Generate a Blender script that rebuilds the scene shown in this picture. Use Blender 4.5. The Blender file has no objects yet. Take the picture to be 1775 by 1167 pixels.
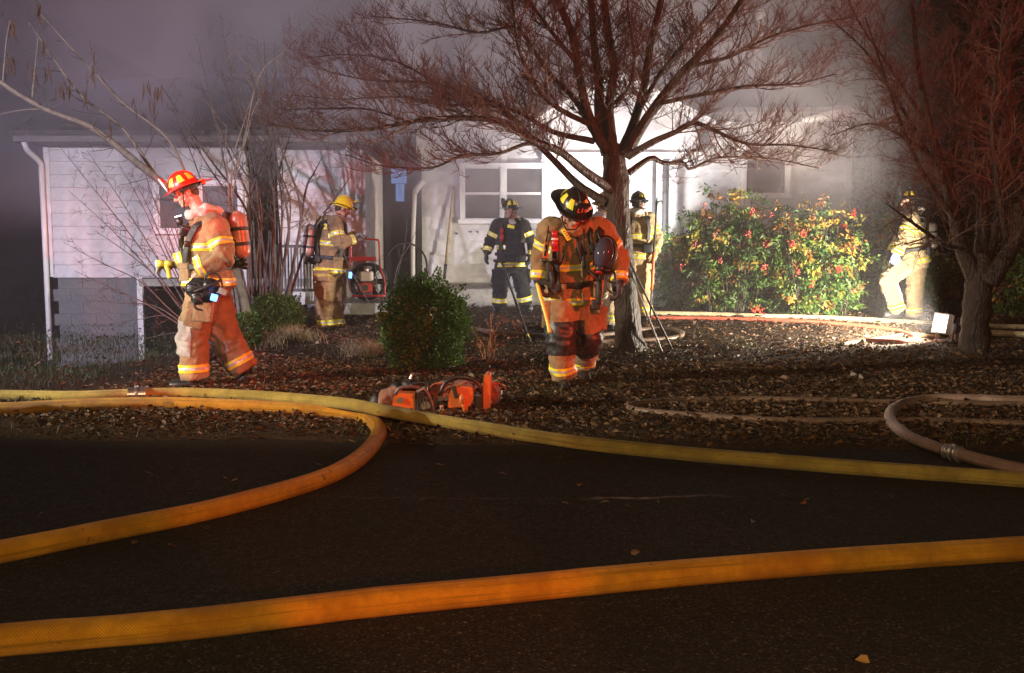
import bpy, bmesh, math, random
import numpy as np
from mathutils import Vector, Matrix, Euler, noise

# ------------------------------------------------------------------ camera, world, lights, exposure
SC = bpy.context.scene
COL = SC.collection
RAD = math.radians
F_PX, CX, CY, HORIZON, CAM_Z = 1726.0, 887.5, 583.5, 424.0, 1.25      # photograph is 1775 px wide, 35 mm lens
PITCH = math.atan((CY - HORIZON) / F_PX)
cam_d = bpy.data.cameras.new('camera')
cam_d.lens = 35.0
cam_d.sensor_width = 36.0
cam_d.clip_start = 0.05
cam_d.clip_end = 500.0
cam = bpy.data.objects.new('camera', cam_d)
cam.location = (0, 0, CAM_Z)
cam.rotation_euler = (math.pi / 2 - PITCH, 0, 0)
COL.objects.link(cam)
SC.camera = cam

world = bpy.data.worlds.new('World')
SC.world = world
world.use_nodes = True
wn = world.node_tree
bg = wn.nodes['Background']
sky = wn.nodes.new('ShaderNodeTexSky')
sky.sky_type = 'NISHITA'
sky.sun_disc = False
sky.sun_elevation = RAD(-4.0)
sky.sun_rotation = RAD(200.0)
sky.air_density = 1.0
tint = wn.nodes.new('ShaderNodeMix'); tint.data_type = 'RGBA'; tint.blend_type = 'MULTIPLY'
tint.inputs[0].default_value = 1.0
tint.inputs[7].default_value = (1.0, 0.86, 0.92, 1)
wn.links.new(sky.outputs[0], tint.inputs[6])
wn.links.new(tint.outputs[2], bg.inputs[0])
bg.inputs[1].default_value = 0.05

SC.view_settings.view_transform = 'Standard'
SC.view_settings.look = 'None'
SC.view_settings.exposure = 0.0
SC.view_settings.gamma = 1.0
SC.view_settings.use_curve_mapping = False
SC.cycles.use_denoising = True
SC.cycles.denoiser = 'OPENIMAGEDENOISE'
SC.cycles.max_bounces = 5
SC.cycles.diffuse_bounces = 2
SC.cycles.glossy_bounces = 2
SC.cycles.transmission_bounces = 3
SC.cycles.volume_bounces = 1
SC.cycles.transparent_max_bounces = 6
SC.cycles.volume_step_rate = 3.0
SC.cycles.volume_max_steps = 128
SC.cycles.sample_clamp_indirect = 4.0
SC.cycles.sample_clamp_direct = 12.0


def spot(name, loc, target, energy, color, angle=60, blend=0.3, radius=0.08):
    d = bpy.data.lights.new(name, 'SPOT')
    d.energy = energy; d.color = color; d.spot_size = RAD(angle); d.spot_blend = blend
    d.shadow_soft_size = radius
    o = bpy.data.objects.new(name, d)
    o.location = loc
    o.rotation_euler = (Vector(target) - Vector(loc)).to_track_quat('-Z', 'Y').to_euler()
    COL.objects.link(o)
    return o


# lamps of the fire engines parked outside the picture (beacons red and amber, scene lights white)
spot('beacon_red', (9.0, 1.5, 1.9), (-2.75, 8.8, 1.05), 7600, (1.0, 0.085, 0.035), 13.5, 0.35, 0.05)
spot('beacon_red', (9.0, 1.5, 1.9), (0.55, 8.85, 1.15), 6600, (1.0, 0.085, 0.035), 12, 0.35, 0.05)
spot('beacon_red', (9.0, 1.5, 1.9), (0.5, 11.5, 4.3), 4600, (1.0, 0.085, 0.035), 30, 0.6, 0.05)
spot('beacon_red', (9.0, 1.5, 1.9), (5.0, 11.6, 4.0), 2600, (1.0, 0.085, 0.035), 28, 0.6, 0.05)
spot('beacon_red', (0.6, -3.0, 2.2), (-2.85, 8.75, 1.72), 9500, (1.0, 0.07, 0.035), 5.0, 0.4, 0.04)
spot('beacon_red_low', (3.4, -4.4, 2.2), (-1.05, 5.1, 0.0), 1500, (1.0, 0.15, 0.03), 9, 0.25, 0.04)
spot('beacon_red_low', (3.4, -4.4, 2.2), (0.10, 3.9, 0.0), 600, (1.0, 0.15, 0.03), 14, 0.25, 0.04)
spot('beacon_amber', (0.4, -2.8, 2.7), (0.3, 4.4, -0.1), 1330, (1.0, 0.64, 0.33), 84, 0.6, 0.08)
spot('scene_light_white', (-9.0, -1.0, 4.6), (-4.0, 15.6, 1.4), 12500, (0.84, 0.78, 1.0), 43, 0.8, 0.12)
spot('scene_light_warm', (-10.0, 5.0, 2.8), (0.4, 9.0, 1.0), 6500, (1.0, 0.85, 0.64), 33, 0.6, 0.10)
FLOOD_W = 3000
# second flood lamp, on the porch step out of sight behind the middle tree
spot('porch_flood_light', (1.75, 15.7, 0.75), (1.9, 17.4, 3.5), 1500, (1.0, 0.96, 0.94), 105, 0.7, 0.12)
moon = bpy.data.lights.new('moon', 'SUN'); moon.energy = 0.004; moon.color = (0.8, 0.85, 1.0); moon.angle = RAD(0.5)
moon_o = bpy.data.objects.new('moon', moon); moon_o.rotation_euler = (RAD(50), 0, RAD(200)); COL.objects.link(moon_o)


# ------------------------------------------------------------------ picture <-> place
_ct, _st = math.cos(PITCH), math.sin(PITCH)


def ray(px, py):
    u, v = px - CX, -(py - CY)
    return Vector((u, F_PX * _ct + v * _st, -F_PX * _st + v * _ct))


def P(px, py, Y):
    d = ray(px, py)
    return Vector((0, 0, CAM_Z)) + d * (Y / d.y)


def sstep(a, b, x):
    t = min(1.0, max(0.0, (x - a) / (b - a)))
    return t * t * (3 - 2 * t)


def road_edge(x):
    return 6.35 - 0.07 * x + 0.14 * noise.noise(Vector((x * 0.9, 3.1, 0))) + 0.05 * noise.noise(Vector((x * 4.0, 7.1, 0)))


ROAD_Z = -0.03


def gh(x, y):
    """height of the yard"""
    e = road_edge(x)
    h = -0.024 + 0.024 * sstep(e - 0.1, e + 0.8, y)
    h += 0.20 * sstep(12.2, 15.6, y) * sstep(-5.0, -3.0, x)
    h -= 0.72 * sstep(9.3, 15.5, y) * (1 - sstep(-5.3, -3.2, x))
    h += 0.13 * math.exp(-((x + 3.0) ** 2 / 0.9 + (y - 11.6) ** 2 / 3.0))
    if y > e:
        h += 0.018 * noise.noise(Vector((x * 1.3, y * 1.3, 0.5))) * min(1, (y - e) * 1.5)
    return h


def G(px, py, dz=0.0):
    """point above the ground by dz that shows at this pixel"""
    d = ray(px, py)
    lo, hi = 1.0, 60.0
    prev = None
    Y = 1.5
    while Y < 60:
        p = Vector((0, 0, CAM_Z)) + d * (Y / d.y)
        g = (gh(p.x, p.y) if p.y > road_edge(p.x) else ROAD_Z) + dz
        if p.z < g:
            break
        prev = Y
        Y *= 1.03
    a, b = (prev or 1.0), Y
    for _ in range(18):
        m = 0.5 * (a + b)
        p = Vector((0, 0, CAM_Z)) + d * (m / d.y)
        g = (gh(p.x, p.y) if p.y > road_edge(p.x) else ROAD_Z) + dz
        if p.z < g:
            b = m
        else:
            a = m
    return Vector((0, 0, CAM_Z)) + d * (b / d.y)


# ------------------------------------------------------------------ object helpers
def tag(o, label=None, cat=None, group=None, kind=None):
    if label: o['label'] = label
    if cat: o['category'] = cat
    if group: o['group'] = group
    if kind: o['kind'] = kind
    return o


def link(name, me, mats=None, parent=None, loc=None):
    o = bpy.data.objects.new(name, me)
    COL.objects.link(o)
    if mats is not None and me is not None:
        for m in (mats if isinstance(mats, (list, tuple)) else [mats]):
            me.materials.append(m)
    if parent is not None:
        o.parent = parent
    if loc is not None:
        o.location = loc
    return o


def empty(name, loc, label, cat, group=None, rz=0.0):
    o = bpy.data.objects.new(name, None)
    o.empty_display_size = 0.1
    COL.objects.link(o)
    o.location = loc
    o.rotation_euler = (0, 0, rz)
    return tag(o, label, cat, group)


def mesh_np(name, V, F, smooth=False, col=None, uv=None):
    """V (n,3); F int array (m,k) all faces with k corners"""
    V = np.asarray(V, dtype=np.float32).reshape(-1, 3)
    F = np.asarray(F, dtype=np.int32)
    me = bpy.data.meshes.new(name)
    me.vertices.add(len(V)); me.vertices.foreach_set('co', V.ravel())
    m, k = F.shape
    me.loops.add(m * k); me.loops.foreach_set('vertex_index', F.ravel())
    me.polygons.add(m); me.polygons.foreach_set('loop_start', np.arange(0, m * k, k, dtype=np.int32))
    if smooth:
        me.polygons.foreach_set('use_smooth', np.ones(m, dtype=bool))
    if uv is not None:
        l = me.uv_layers.new(name='uv')
        l.data.foreach_set('uv', np.asarray(uv, dtype=np.float32).ravel())
    if col is not None:
        a = me.attributes.new('col', 'FLOAT_COLOR', 'POINT')
        c = np.ones((len(V), 4), dtype=np.float32); c[:, :3] = col
        a.data.foreach_set('color', c.ravel())
    me.update(calc_edges=True)
    return me


def tubes_np(Pts, R, sides=4, flat=None):
    """Pts (n,k,3), R (n,k): vectorised tubes -> V, F (quads)"""
    Pts = np.asarray(Pts, dtype=np.float64); R = np.asarray(R, dtype=np.float64)
    n, k, _ = Pts.shape
    T = np.gradient(Pts, axis=1)
    T /= np.linalg.norm(T, axis=2, keepdims=True) + 1e-9
    mean = Pts[:, -1] - Pts[:, 0]
    ref = np.where((np.abs(mean[:, 2]) > 0.8 * np.linalg.norm(mean, axis=1))[:, None], np.array([[0.2, 1.0, 0.1]]), np.array([[0.05, 0.1, 1.0]]))
    ref = np.repeat(ref[:, None, :], k, axis=1)
    A = np.cross(T, ref); A /= np.linalg.norm(A, axis=2, keepdims=True) + 1e-9
    B = np.cross(A, T)
    ang = np.linspace(0, 2 * np.pi, sides, endpoint=False)
    ca, sa = np.cos(ang), np.sin(ang)
    V = Pts[:, :, None, :] + R[:, :, None, None] * (A[:, :, None, :] * ca[None, None, :, None] + B[:, :, None, :] * sa[None, None, :, None] * (1.0 if flat is None else flat))
    V = V.reshape(-1, 3)
    idx = np.arange(n * k * sides).reshape(n, k, sides)
    a = idx[:, :-1, :]; b = idx[:, 1:, :]
    F = np.stack([a, np.roll(a, -1, 2), np.roll(b, -1, 2), b], axis=-1).reshape(-1, 4)
    return V, F


def catmull(pts, n):
    """n points evenly spread over a smooth curve through pts (any dimension)"""
    p = np.asarray([list(q) for q in pts], dtype=np.float64)
    if len(p) == 2:
        t = np.linspace(0, 1, n)[:, None]
        return p[0] * (1 - t) + p[1] * t
    q = np.vstack([2 * p[0] - p[1], p, 2 * p[-1] - p[-2]])
    out = []
    for i in range(len(p) - 1):
        a, b, c, d = q[i], q[i + 1], q[i + 2], q[i + 3]
        for t in np.linspace(0, 1, 24, endpoint=False):
            out.append(0.5 * (2 * b + (c - a) * t + (2 * a - 5 * b + 4 * c - d) * t * t + (3 * b - a - 3 * c + d) * t ** 3))
    out.append(p[-1])
    out = np.array(out)
    s = np.concatenate([[0], np.cumsum(np.linalg.norm(np.diff(out[:, :3], axis=0), axis=1))])
    u = np.linspace(0, s[-1], n)
    return np.stack([np.interp(u, s, out[:, j]) for j in range(out.shape[1])], axis=1)


def tube_mesh(name, pts, radii, n=24, sides=8, smooth=True, flat=None, cap=True):
    """one tube through pts, radii given per point or one number"""
    r = [radii] * len(pts) if isinstance(radii, (int, float)) else radii
    c = catmull([list(p) + [q] for p, q in zip(pts, r)], n)
    V, F = tubes_np(c[None, :, :3], c[None, :, 3], sides, flat)
    if cap:
        nv = len(V)
        V = np.vstack([V, c[0, :3], c[-1, :3]])
        i = np.arange(sides); j = (i + 1) % sides
        c0 = np.stack([j, i, np.full(sides, nv), np.full(sides, nv)], 1)
        o = nv - sides
        c1 = np.stack([o + i, o + j, np.full(sides, nv + 1), np.full(sides, nv + 1)], 1)
        bm = bmesh.new()
        vs = [bm.verts.new(v) for v in V]
        for f in F: bm.faces.new([vs[q] for q in f])
        for f in np.vstack([c0, c1]): bm.faces.new([vs[f[0]], vs[f[1]], vs[f[2]]])
        me = bpy.data.meshes.new(name); bm.normal_update(); bm.to_mesh(me); bm.free()
        me.polygons.foreach_set('use_smooth', np.full(len(me.polygons), smooth))
        return me
    return mesh_np(name, V, F, smooth)


class MB:
    """collects boxes and other shapes into one bmesh"""
    def __init__(self):
        self.bm = bmesh.new()

    def box(self, c, s, rot=None, bevel=0.0, taper=None):
        r = bmesh.ops.create_cube(self.bm, size=1.0)
        vs = r['verts']
        for v in vs:
            k = 1.0
            if taper and v.co.z > 0: k = taper
            v.co = Vector((v.co.x * s[0] * k, v.co.y * s[1] * k, v.co.z * s[2]))
        if bevel:
            es = list({e for v in vs for e in v.link_edges})
            rr = bmesh.ops.bevel(self.bm, geom=es, offset=bevel, segments=2, affect='EDGES', profile=0.6)
            vs = list({v for f in rr['faces'] for v in f.verts} | {v for v in vs if v.is_valid})
        M = Matrix.Translation(c)
        if rot is not None: M = M @ (rot if isinstance(rot, Matrix) else Euler(rot).to_matrix().to_4x4())
        bmesh.ops.transform(self.bm, matrix=M, verts=vs)
        return self

    def cyl(self, a, b, r, r2=None, seg=12):
        a, b = Vector(a), Vector(b)
        d = b - a
        M = Matrix.Translation((a + b) / 2) @ d.to_track_quat('Z', 'Y').to_matrix().to_4x4()
        bmesh.ops.create_cone(self.bm, cap_ends=True, segments=seg, radius1=r, radius2=r if r2 is None else r2, depth=d.length, matrix=M)
        return self

    def ell(self, c, s, rot=None, u=14, v=9):
        M = Matrix.Translation(c)
        if rot is not None: M = M @ (rot if isinstance(rot, Matrix) else Euler(rot).to_matrix().to_4x4())
        M = M @ Matrix.Diagonal((s[0], s[1], s[2], 1))
        bmesh.ops.create_uvsphere(self.bm, u_segments=u, v_segments=v, radius=1.0, matrix=M)
        return self

    def tube(self, pts, radii, n=16, sides=8, flat=None):
        me = tube_mesh('t', pts, radii, n, sides, True, flat)
        self.bm.from_mesh(me); bpy.data.meshes.remove(me)
        return self

    def poly(self, pts):
        vs = [self.bm.verts.new(p) for p in pts]
        self.bm.faces.new(vs)
        return self

    def prism(self, pts, ext):
        """polygon pts extruded by vector ext"""
        e = Vector(ext)
        a = [self.bm.verts.new(p) for p in pts]; b = [self.bm.verts.new(Vector(p) + e) for p in pts]
        n = len(pts)
        self.bm.faces.new(a); self.bm.faces.new(b[::-1])
        for i in range(n): self.bm.faces.new([a[i], b[i], b[(i + 1) % n], a[(i + 1) % n]])
        bmesh.ops.recalc_face_normals(self.bm, faces=self.bm.faces[:])
        return self

    def mesh(self, name, smooth=False):
        me = bpy.data.meshes.new(name)
        self.bm.normal_update(); self.bm.to_mesh(me); self.bm.free()
        if smooth: me.polygons.foreach_set('use_smooth', np.ones(len(me.polygons), dtype=bool))
        return me

    def build(self, name, mat, parent=None, smooth=False, loc=None):
        return link(name, self.mesh(name, smooth), mat, parent, loc)


# ------------------------------------------------------------------ materials
def ramp(nt, fac, stops, interp='LINEAR'):
    r = nt.nodes.new('ShaderNodeValToRGB')
    r.color_ramp.interpolation = interp
    while len(r.color_ramp.elements) < len(stops): r.color_ramp.elements.new(0.5)
    for e, (p, c) in zip(r.color_ramp.elements, stops):
        e.position = p; e.color = (c[0], c[1], c[2], 1) if not isinstance(c, (int, float)) else (c, c, c, 1)
    nt.links.new(fac, r.inputs[0])
    return r.outputs[0]


def noise_tex(nt, scale, detail=4.0, rough=0.55, coord=None, dist=0.0):
    n = nt.nodes.new('ShaderNodeTexNoise')
    n.inputs['Scale'].default_value = scale; n.inputs['Detail'].default_value = detail
    n.inputs['Roughness'].default_value = rough; n.inputs['Distortion'].default_value = dist
    if coord is not None: nt.links.new(coord, n.inputs['Vector'])
    return n.outputs[0]


def mixc(nt, fac, a, b, blend='MIX'):
    m = nt.nodes.new('ShaderNodeMix'); m.data_type = 'RGBA'; m.blend_type = blend
    for sock, val in ((m.inputs[0], fac), (m.inputs[6], a), (m.inputs[7], b)):
        if isinstance(val, (int, float)): sock.default_value = val
        elif isinstance(val, tuple): sock.default_value = (val[0], val[1], val[2], 1)
        else: nt.links.new(val, sock)
    return m.outputs[2]


def mth(nt, op, a, b=None, clamp=False):
    m = nt.nodes.new('ShaderNodeMath'); m.operation = op; m.use_clamp = clamp
    for sock, val in ((m.inputs[0], a), (m.inputs[1], b)):
        if val is None: continue
        if isinstance(val, (int, float)): sock.default_value = val
        else: nt.links.new(val, sock)
    return m.outputs[0]


def mapr(nt, v, a, b, c=0.0, d=1.0, smooth=True):
    m = nt.nodes.new('ShaderNodeMapRange')
    if smooth: m.interpolation_type = 'SMOOTHSTEP'
    nt.links.new(v, m.inputs[0])
    for i, q in enumerate((a, b, c, d)): m.inputs[1 + i].default_value = q
    return m.outputs[0]


def new_mat(name):
    m = bpy.data.materials.new(name); m.use_nodes = True
    nt = m.node_tree
    b = nt.nodes['Principled BSDF']
    return m, nt, b


def bump(nt, b, height, strength=0.4, dist=0.01):
    n = nt.nodes.new('ShaderNodeBump')
    n.inputs['Strength'].default_value = strength; n.inputs['Distance'].default_value = dist
    nt.links.new(height, n.inputs['Height']); nt.links.new(n.outputs[0], b.inputs['Normal'])


def mat(name, c, rough=0.7, metal=0.0, scale=30.0, var=0.25, dirt=0.0, dirt_c=(0.03, 0.025, 0.02), dirt_scale=3.0, bmp=0.0, bdist=0.004, spec=0.5, emit=None, emit_s=0.0, coat=0.0):
    m, nt, b = new_mat(name)
    tc = nt.nodes.new('ShaderNodeTexCoord').outputs['Object']
    f = noise_tex(nt, scale, 5.0, 0.6, tc)
    lo = tuple(q * (1 - var) for q in c); hi = tuple(min(1, q * (1 + var)) for q in c)
    col = ramp(nt, f, [(0.3, lo), (0.7, hi)])
    if dirt:
        d = ramp(nt, noise_tex(nt, dirt_scale, 6.0, 0.65, tc), [(0.45, 0.0), (0.72, 1.0)])
        col = mixc(nt, mth(nt, 'MULTIPLY', d, dirt), col, dirt_c)
    nt.links.new(col, b.inputs['Base Color'])
    b.inputs['Roughness'].default_value = rough
    b.inputs['Metallic'].default_value = metal
    b.inputs['Specular IOR Level'].default_value = spec
    if coat: b.inputs['Coat Weight'].default_value = coat
    if bmp: bump(nt, b, f, bmp, bdist)
    if emit:
        b.inputs['Emission Color'].default_value = (*emit, 1); b.inputs['Emission Strength'].default_value = emit_s
    return m


def leaf_mat(name, rough=0.6, trans=0.3, spec=0.4):
    """colour comes from each leaf's own attribute"""
    m, nt, b = new_mat(name)
    at = nt.nodes.new('ShaderNodeAttribute'); at.attribute_name = 'col'
    nt.links.new(at.outputs['Color'], b.inputs['Base Color'])
    b.inputs['Roughness'].default_value = rough
    b.inputs['Specular IOR Level'].default_value = spec
    if trans:
        t = nt.nodes.new('ShaderNodeBsdfTranslucent'); nt.links.new(at.outputs['Color'], t.inputs[0])
        mx = nt.nodes.new('ShaderNodeMixShader'); mx.inputs[0].default_value = trans
        nt.links.new(b.outputs[0], mx.inputs[1]); nt.links.new(t.outputs[0], mx.inputs[2])
        nt.links.new(mx.outputs[0], nt.nodes['Material Output'].inputs['Surface'])
    return m


# a second scene only used to evaluate modifiers and text cheaply
TMP = bpy.data.scenes.new('scratch')


def evaluated(o):
    TMP.collection.objects.link(o)
    vl = TMP.view_layers[0]
    vl.update()
    dg = vl.depsgraph
    me = bpy.data.meshes.new_from_object(o.evaluated_get(dg), depsgraph=dg)
    d = o.data
    bpy.data.objects.remove(o)
    if isinstance(d, bpy.types.Mesh): bpy.data.meshes.remove(d)
    else: bpy.data.curves.remove(d)
    return me


def remesh(me, voxel, smooth_it=3, factor=0.5):
    o = bpy.data.objects.new('scratch_mesh', me)
    m = o.modifiers.new('r', 'REMESH'); m.mode = 'VOXEL'; m.voxel_size = voxel
    if smooth_it:
        s = o.modifiers.new('s', 'SMOOTH'); s.iterations = smooth_it; s.factor = factor
    r = evaluated(o)
    r.polygons.foreach_set('use_smooth', np.ones(len(r.polygons), dtype=bool))
    return r


def text_mesh(s, size, ext=0.0015, bold=0.0):
    c = bpy.data.curves.new('lettering', 'FONT')
    c.body = s; c.size = size; c.extrude = ext; c.align_x = 'CENTER'; c.align_y = 'CENTER'; c.offset = bold
    c.resolution_u = 3
    return evaluated(bpy.data.objects.new('lettering', c))


rng = np.random.default_rng(7)
rnd = random.Random(11)

# ------------------------------------------------------------------ ground and road
def ground_mat():
    m, nt, b = new_mat('yard_soil')
    g = nt.nodes.new('ShaderNodeNewGeometry').outputs['Position']
    fine = noise_tex(nt, 38, 6, 0.7, g); mid = noise_tex(nt, 5, 5, 0.6, g)
    soil = ramp(nt, fine, [(0.3, (0.018, 0.012, 0.007)), (0.55, (0.05, 0.031, 0.018)), (0.75, (0.10, 0.062, 0.036))])
    grass = ramp(nt, fine, [(0.3, (0.012, 0.016, 0.008)), (0.7, (0.05, 0.06, 0.03))])
    sx = nt.nodes.new('ShaderNodeSeparateXYZ'); nt.links.new(g, sx.inputs[0])
    k = mapr(nt, mth(nt, 'ADD', sx.outputs[0], mth(nt, 'MULTIPLY', mid, 1.6)), -4.3, -3.0, 1.0, 0.0)
    nt.links.new(mixc(nt, k, soil, grass), b.inputs['Base Color'])
    b.inputs['Roughness'].default_value = 0.9; b.inputs['Specular IOR Level'].default_value = 0.2
    bump(nt, b, fine, 0.8, 0.03)
    return m


def asphalt_mat():
    m, nt, b = new_mat('asphalt')
    g = nt.nodes.new('ShaderNodeNewGeometry').outputs['Position']
    v = nt.nodes.new('ShaderNodeTexVoronoi'); v.inputs['Scale'].default_value = 130; nt.links.new(g, v.inputs['Vector'])
    v2 = nt.nodes.new('ShaderNodeTexVoronoi'); v2.inputs['Scale'].default_value = 38; nt.links.new(g, v2.inputs['Vector'])
    big = noise_tex(nt, 0.9, 5, 0.6, g)
    med = noise_tex(nt, 7, 4, 0.6, g)
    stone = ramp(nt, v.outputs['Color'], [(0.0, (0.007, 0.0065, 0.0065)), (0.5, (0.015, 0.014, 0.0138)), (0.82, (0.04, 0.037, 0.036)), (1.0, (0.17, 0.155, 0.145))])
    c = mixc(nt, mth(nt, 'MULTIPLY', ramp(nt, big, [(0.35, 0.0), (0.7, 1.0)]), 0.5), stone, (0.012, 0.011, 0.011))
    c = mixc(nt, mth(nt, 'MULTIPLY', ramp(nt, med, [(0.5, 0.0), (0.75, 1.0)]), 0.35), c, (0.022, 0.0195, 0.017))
    # soil washed over the edge of the road
    sx = nt.nodes.new('ShaderNodeSeparateXYZ'); nt.links.new(g, sx.inputs[0])
    edge = mapr(nt, mth(nt, 'ADD', sx.outputs[1], mth(nt, 'MULTIPLY', med, 0.8)), 6.1, 6.9, 0.0, 0.9)
    c = mixc(nt, edge, c, (0.022, 0.015, 0.010))
    # a pale scuffed seam and a darker crack across the road
    yy = mth(nt, 'ADD', sx.outputs[1], mth(nt, 'MULTIPLY', noise_tex(nt, 1.3, 4, 0.6, g), 0.35))
    for (y0, wdt, x0, x1, cc, kk) in ((4.94, 0.035, 0.35, 1.25, (0.30, 0.27, 0.23), 0.9), (4.96, 0.03, -1.4, 0.35, (0.09, 0.08, 0.07), 0.6), (4.93, 0.014, 1.2, 3.2, (0.004, 0.004, 0.004), 0.9), (3.55, 0.012, -1.75, -0.2, (0.004, 0.004, 0.004), 0.8), (5.65, 0.016, -3.5, -0.9, (0.05, 0.043, 0.038), 0.4)):
        d = mth(nt, 'ABSOLUTE', mth(nt, 'SUBTRACT', yy, y0 + 0.175))
        l = mapr(nt, d, 0.0, wdt, 1.0, 0.0)
        e = mth(nt, 'MULTIPLY', mapr(nt, sx.outputs[0], x0 - 0.05, x0 + 0.15), mapr(nt, sx.outputs[0], x1 - 0.5, x1, 1.0, 0.0))
        l = mth(nt, 'MULTIPLY', mth(nt, 'MULTIPLY', l, e), mth(nt, 'MULTIPLY', ramp(nt, noise_tex(nt, 14, 4, 0.7, g), [(0.35, 0.1), (0.6, 1.0)]), kk))
        c = mixc(nt, l, c, cc)
    nt.links.new(c, b.inputs['Base Color'])
    nt.links.new(ramp(nt, v2.outputs['Color'], [(0.0, 0.75), (1.0, 0.98)]), b.inputs['Roughness'])
    b.inputs['Specular IOR Level'].default_value = 0.22
    h = mth(nt, 'ADD', mth(nt, 'MULTIPLY', v.outputs['Distance'], -0.6), mth(nt, 'MULTIPLY', v2.outputs['Distance'], -0.5))
    bump(nt, b, h, 0.6, 0.006)
    return m


M_soil, M_asph = ground_mat(), asphalt_mat()
# yard: columns fan out in x, rows start on the ragged road edge
xs = np.concatenate([np.linspace(-70, -12, 16), np.linspace(-11.5, 11.5, 150), np.linspace(12, 70, 16)])
ts = np.concatenate([np.linspace(0, 14, 150), np.linspace(14.6, 80, 34)])
V = []
for t in ts:
    for x in xs:
        e = road_edge(x)
        y = e + t
        V.append((x, y, gh(x, y) if t > 0.02 else ROAD_Z - 0.03))
nx = len(xs)
I = np.arange(len(V)).reshape(len(ts), nx)
F = np.stack([I[:-1, :-1], I[:-1, 1:], I[1:, 1:], I[1:, :-1]], -1).reshape(-1, 4)
tag(link('ground', mesh_np('ground', V, F, True), M_soil), kind='structure')
b = MB(); b.poly([(-70, -40, ROAD_Z), (70, -40, ROAD_Z), (70, 8.0 - 0.0, ROAD_Z - 0.05), (-70, 8.0, ROAD_Z - 0.05)])
b.bm.free()
b = MB()
b.poly([(-70, -40, ROAD_Z), (70, -40, ROAD_Z), (70, 5.0, ROAD_Z), (-70, 5.0, ROAD_Z)])
b.poly([(-70, 5.0, ROAD_Z), (70, 5.0, ROAD_Z), (70, 9.5, ROAD_Z - 0.05), (-70, 9.5, ROAD_Z - 0.05)])
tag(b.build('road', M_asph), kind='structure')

# ------------------------------------------------------------------ house
M_side = mat('white_siding', (0.62, 0.61, 0.60), 0.55, scale=6, var=0.12, dirt=0.65, dirt_c=(0.20, 0.18, 0.165), dirt_scale=1.1, bmp=0.1)
M_trim = mat('white_trim', (0.72, 0.71, 0.70), 0.45, scale=8, var=0.06, dirt=0.3, dirt_c=(0.3, 0.28, 0.25), dirt_scale=2.5)
M_eave = mat('dimmed_eave_board', (0.16, 0.145, 0.14), 0.7, scale=5, var=0.3, dirt=0.5, dirt_c=(0.06, 0.05, 0.05), dirt_scale=1.5)  # grey darkened to stand in for smoke veiling the eaves and recess shade
M_block = mat('concrete_block', (0.15, 0.15, 0.155), 0.9, scale=24, var=0.18, dirt=0.4, dirt_c=(0.16, 0.16, 0.15), dirt_scale=1.4, bmp=0.4)
M_conc = mat('concrete', (0.32, 0.31, 0.27), 0.9, scale=20, var=0.2, dirt=0.6, dirt_c=(0.10, 0.095, 0.07), dirt_scale=2.2, bmp=0.4)
M_roof = mat('roof_shingle', (0.055, 0.048, 0.045), 0.9, scale=14, var=0.4, bmp=0.5, bdist=0.02)
M_shade = mat('shaded_interior', (0.022, 0.02, 0.019), 0.9, scale=5, var=0.5)  # near-black colour stands in for the unlit doorway recess
M_dark = mat('dark_iron', (0.03, 0.03, 0.03), 0.55, scale=20, var=0.3)
M_curtain = mat('smoked_glass_curtain', (0.10, 0.095, 0.085), 0.8, scale=3, var=0.3)
M_stone = mat('painted_stone', (0.6, 0.57, 0.52), 0.8, scale=3.0, var=0.25, dirt=0.5, dirt_c=(0.25, 0.23, 0.2), dirt_scale=5.0, bmp=0.8, bdist=0.03)


def glass_mat():
    m, nt, b = new_mat('window_glass')
    tc = nt.nodes.new('ShaderNodeTexCoord').outputs['Object']
    c = ramp(nt, noise_tex(nt, 2.2, 4, 0.6, tc), [(0.3, (0.035, 0.033, 0.03)), (0.75, (0.085, 0.08, 0.07))])
    nt.links.new(c, b.inputs['Base Color'])
    b.inputs['Roughness'].default_value = 0.3; b.inputs['Specular IOR Level'].default_value = 0.15
    return m


M_glass = glass_mat()
M_lit, _nt, _b = new_mat('lit_blue_window')
_b.inputs['Base Color'].default_value = (0.1, 0.14, 0.2, 1)
_b.inputs['Emission Color'].default_value = (0.28, 0.46, 1.0, 1); _b.inputs['Emission Strength'].default_value = 0.42

house = empty('house', (0, 17, 0), 'white single-storey house with smoke over its roof, clapboard siding and a gabled porch', 'house')
HOUSE_O = Vector((0, 17, 0))


def hp(mb, name, m, parent=None, smooth=False):
    """build in world coordinates as a part of the house (or of one of its parts)"""
    me = mb.mesh(name, smooth)
    me.transform(Matrix.Translation(-HOUSE_O))
    o = link(name, me, m, parent or house)
    return o


def xw(px, y): return (px - CX) / F_PX * y * 1.0


_board_cache = {}


def siding(wall, x0, x1, y, z0, z1, m=None, exposure=0.203, jit=0.0):
    n = max(1, int(round((z1 - z0) / exposure)))
    e = (z1 - z0) / n
    w = x1 - x0
    key = (round(w, 3), round(e, 3))
    if key not in _board_cache:
        q = MB()
        h = e + 0.012
        q.prism([(0, 0.0, -0.012), (0, -0.036, -0.012), (0, -0.008, e), (0, 0.0, e)], (w, 0, 0))
        me = q.mesh('siding_board'); me.materials.append(m or M_side)
        _board_cache[key] = me
    for i in range(n):
        o = link('siding_board', _board_cache[key], None, wall)
        o.location = Vector((x0, y - rnd.uniform(0, 0.004), z0 + i * e)) - HOUSE_O


def wallbox(x0, x1, y0, y1, z0, z1, m=None):
    q = MB(); q.box(((x0 + x1) / 2, (y0 + y1) / 2, (z0 + z1) / 2), (x1 - x0, y1 - y0, z1 - z0))
    return hp(q, 'wall', m or M_side)


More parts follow.
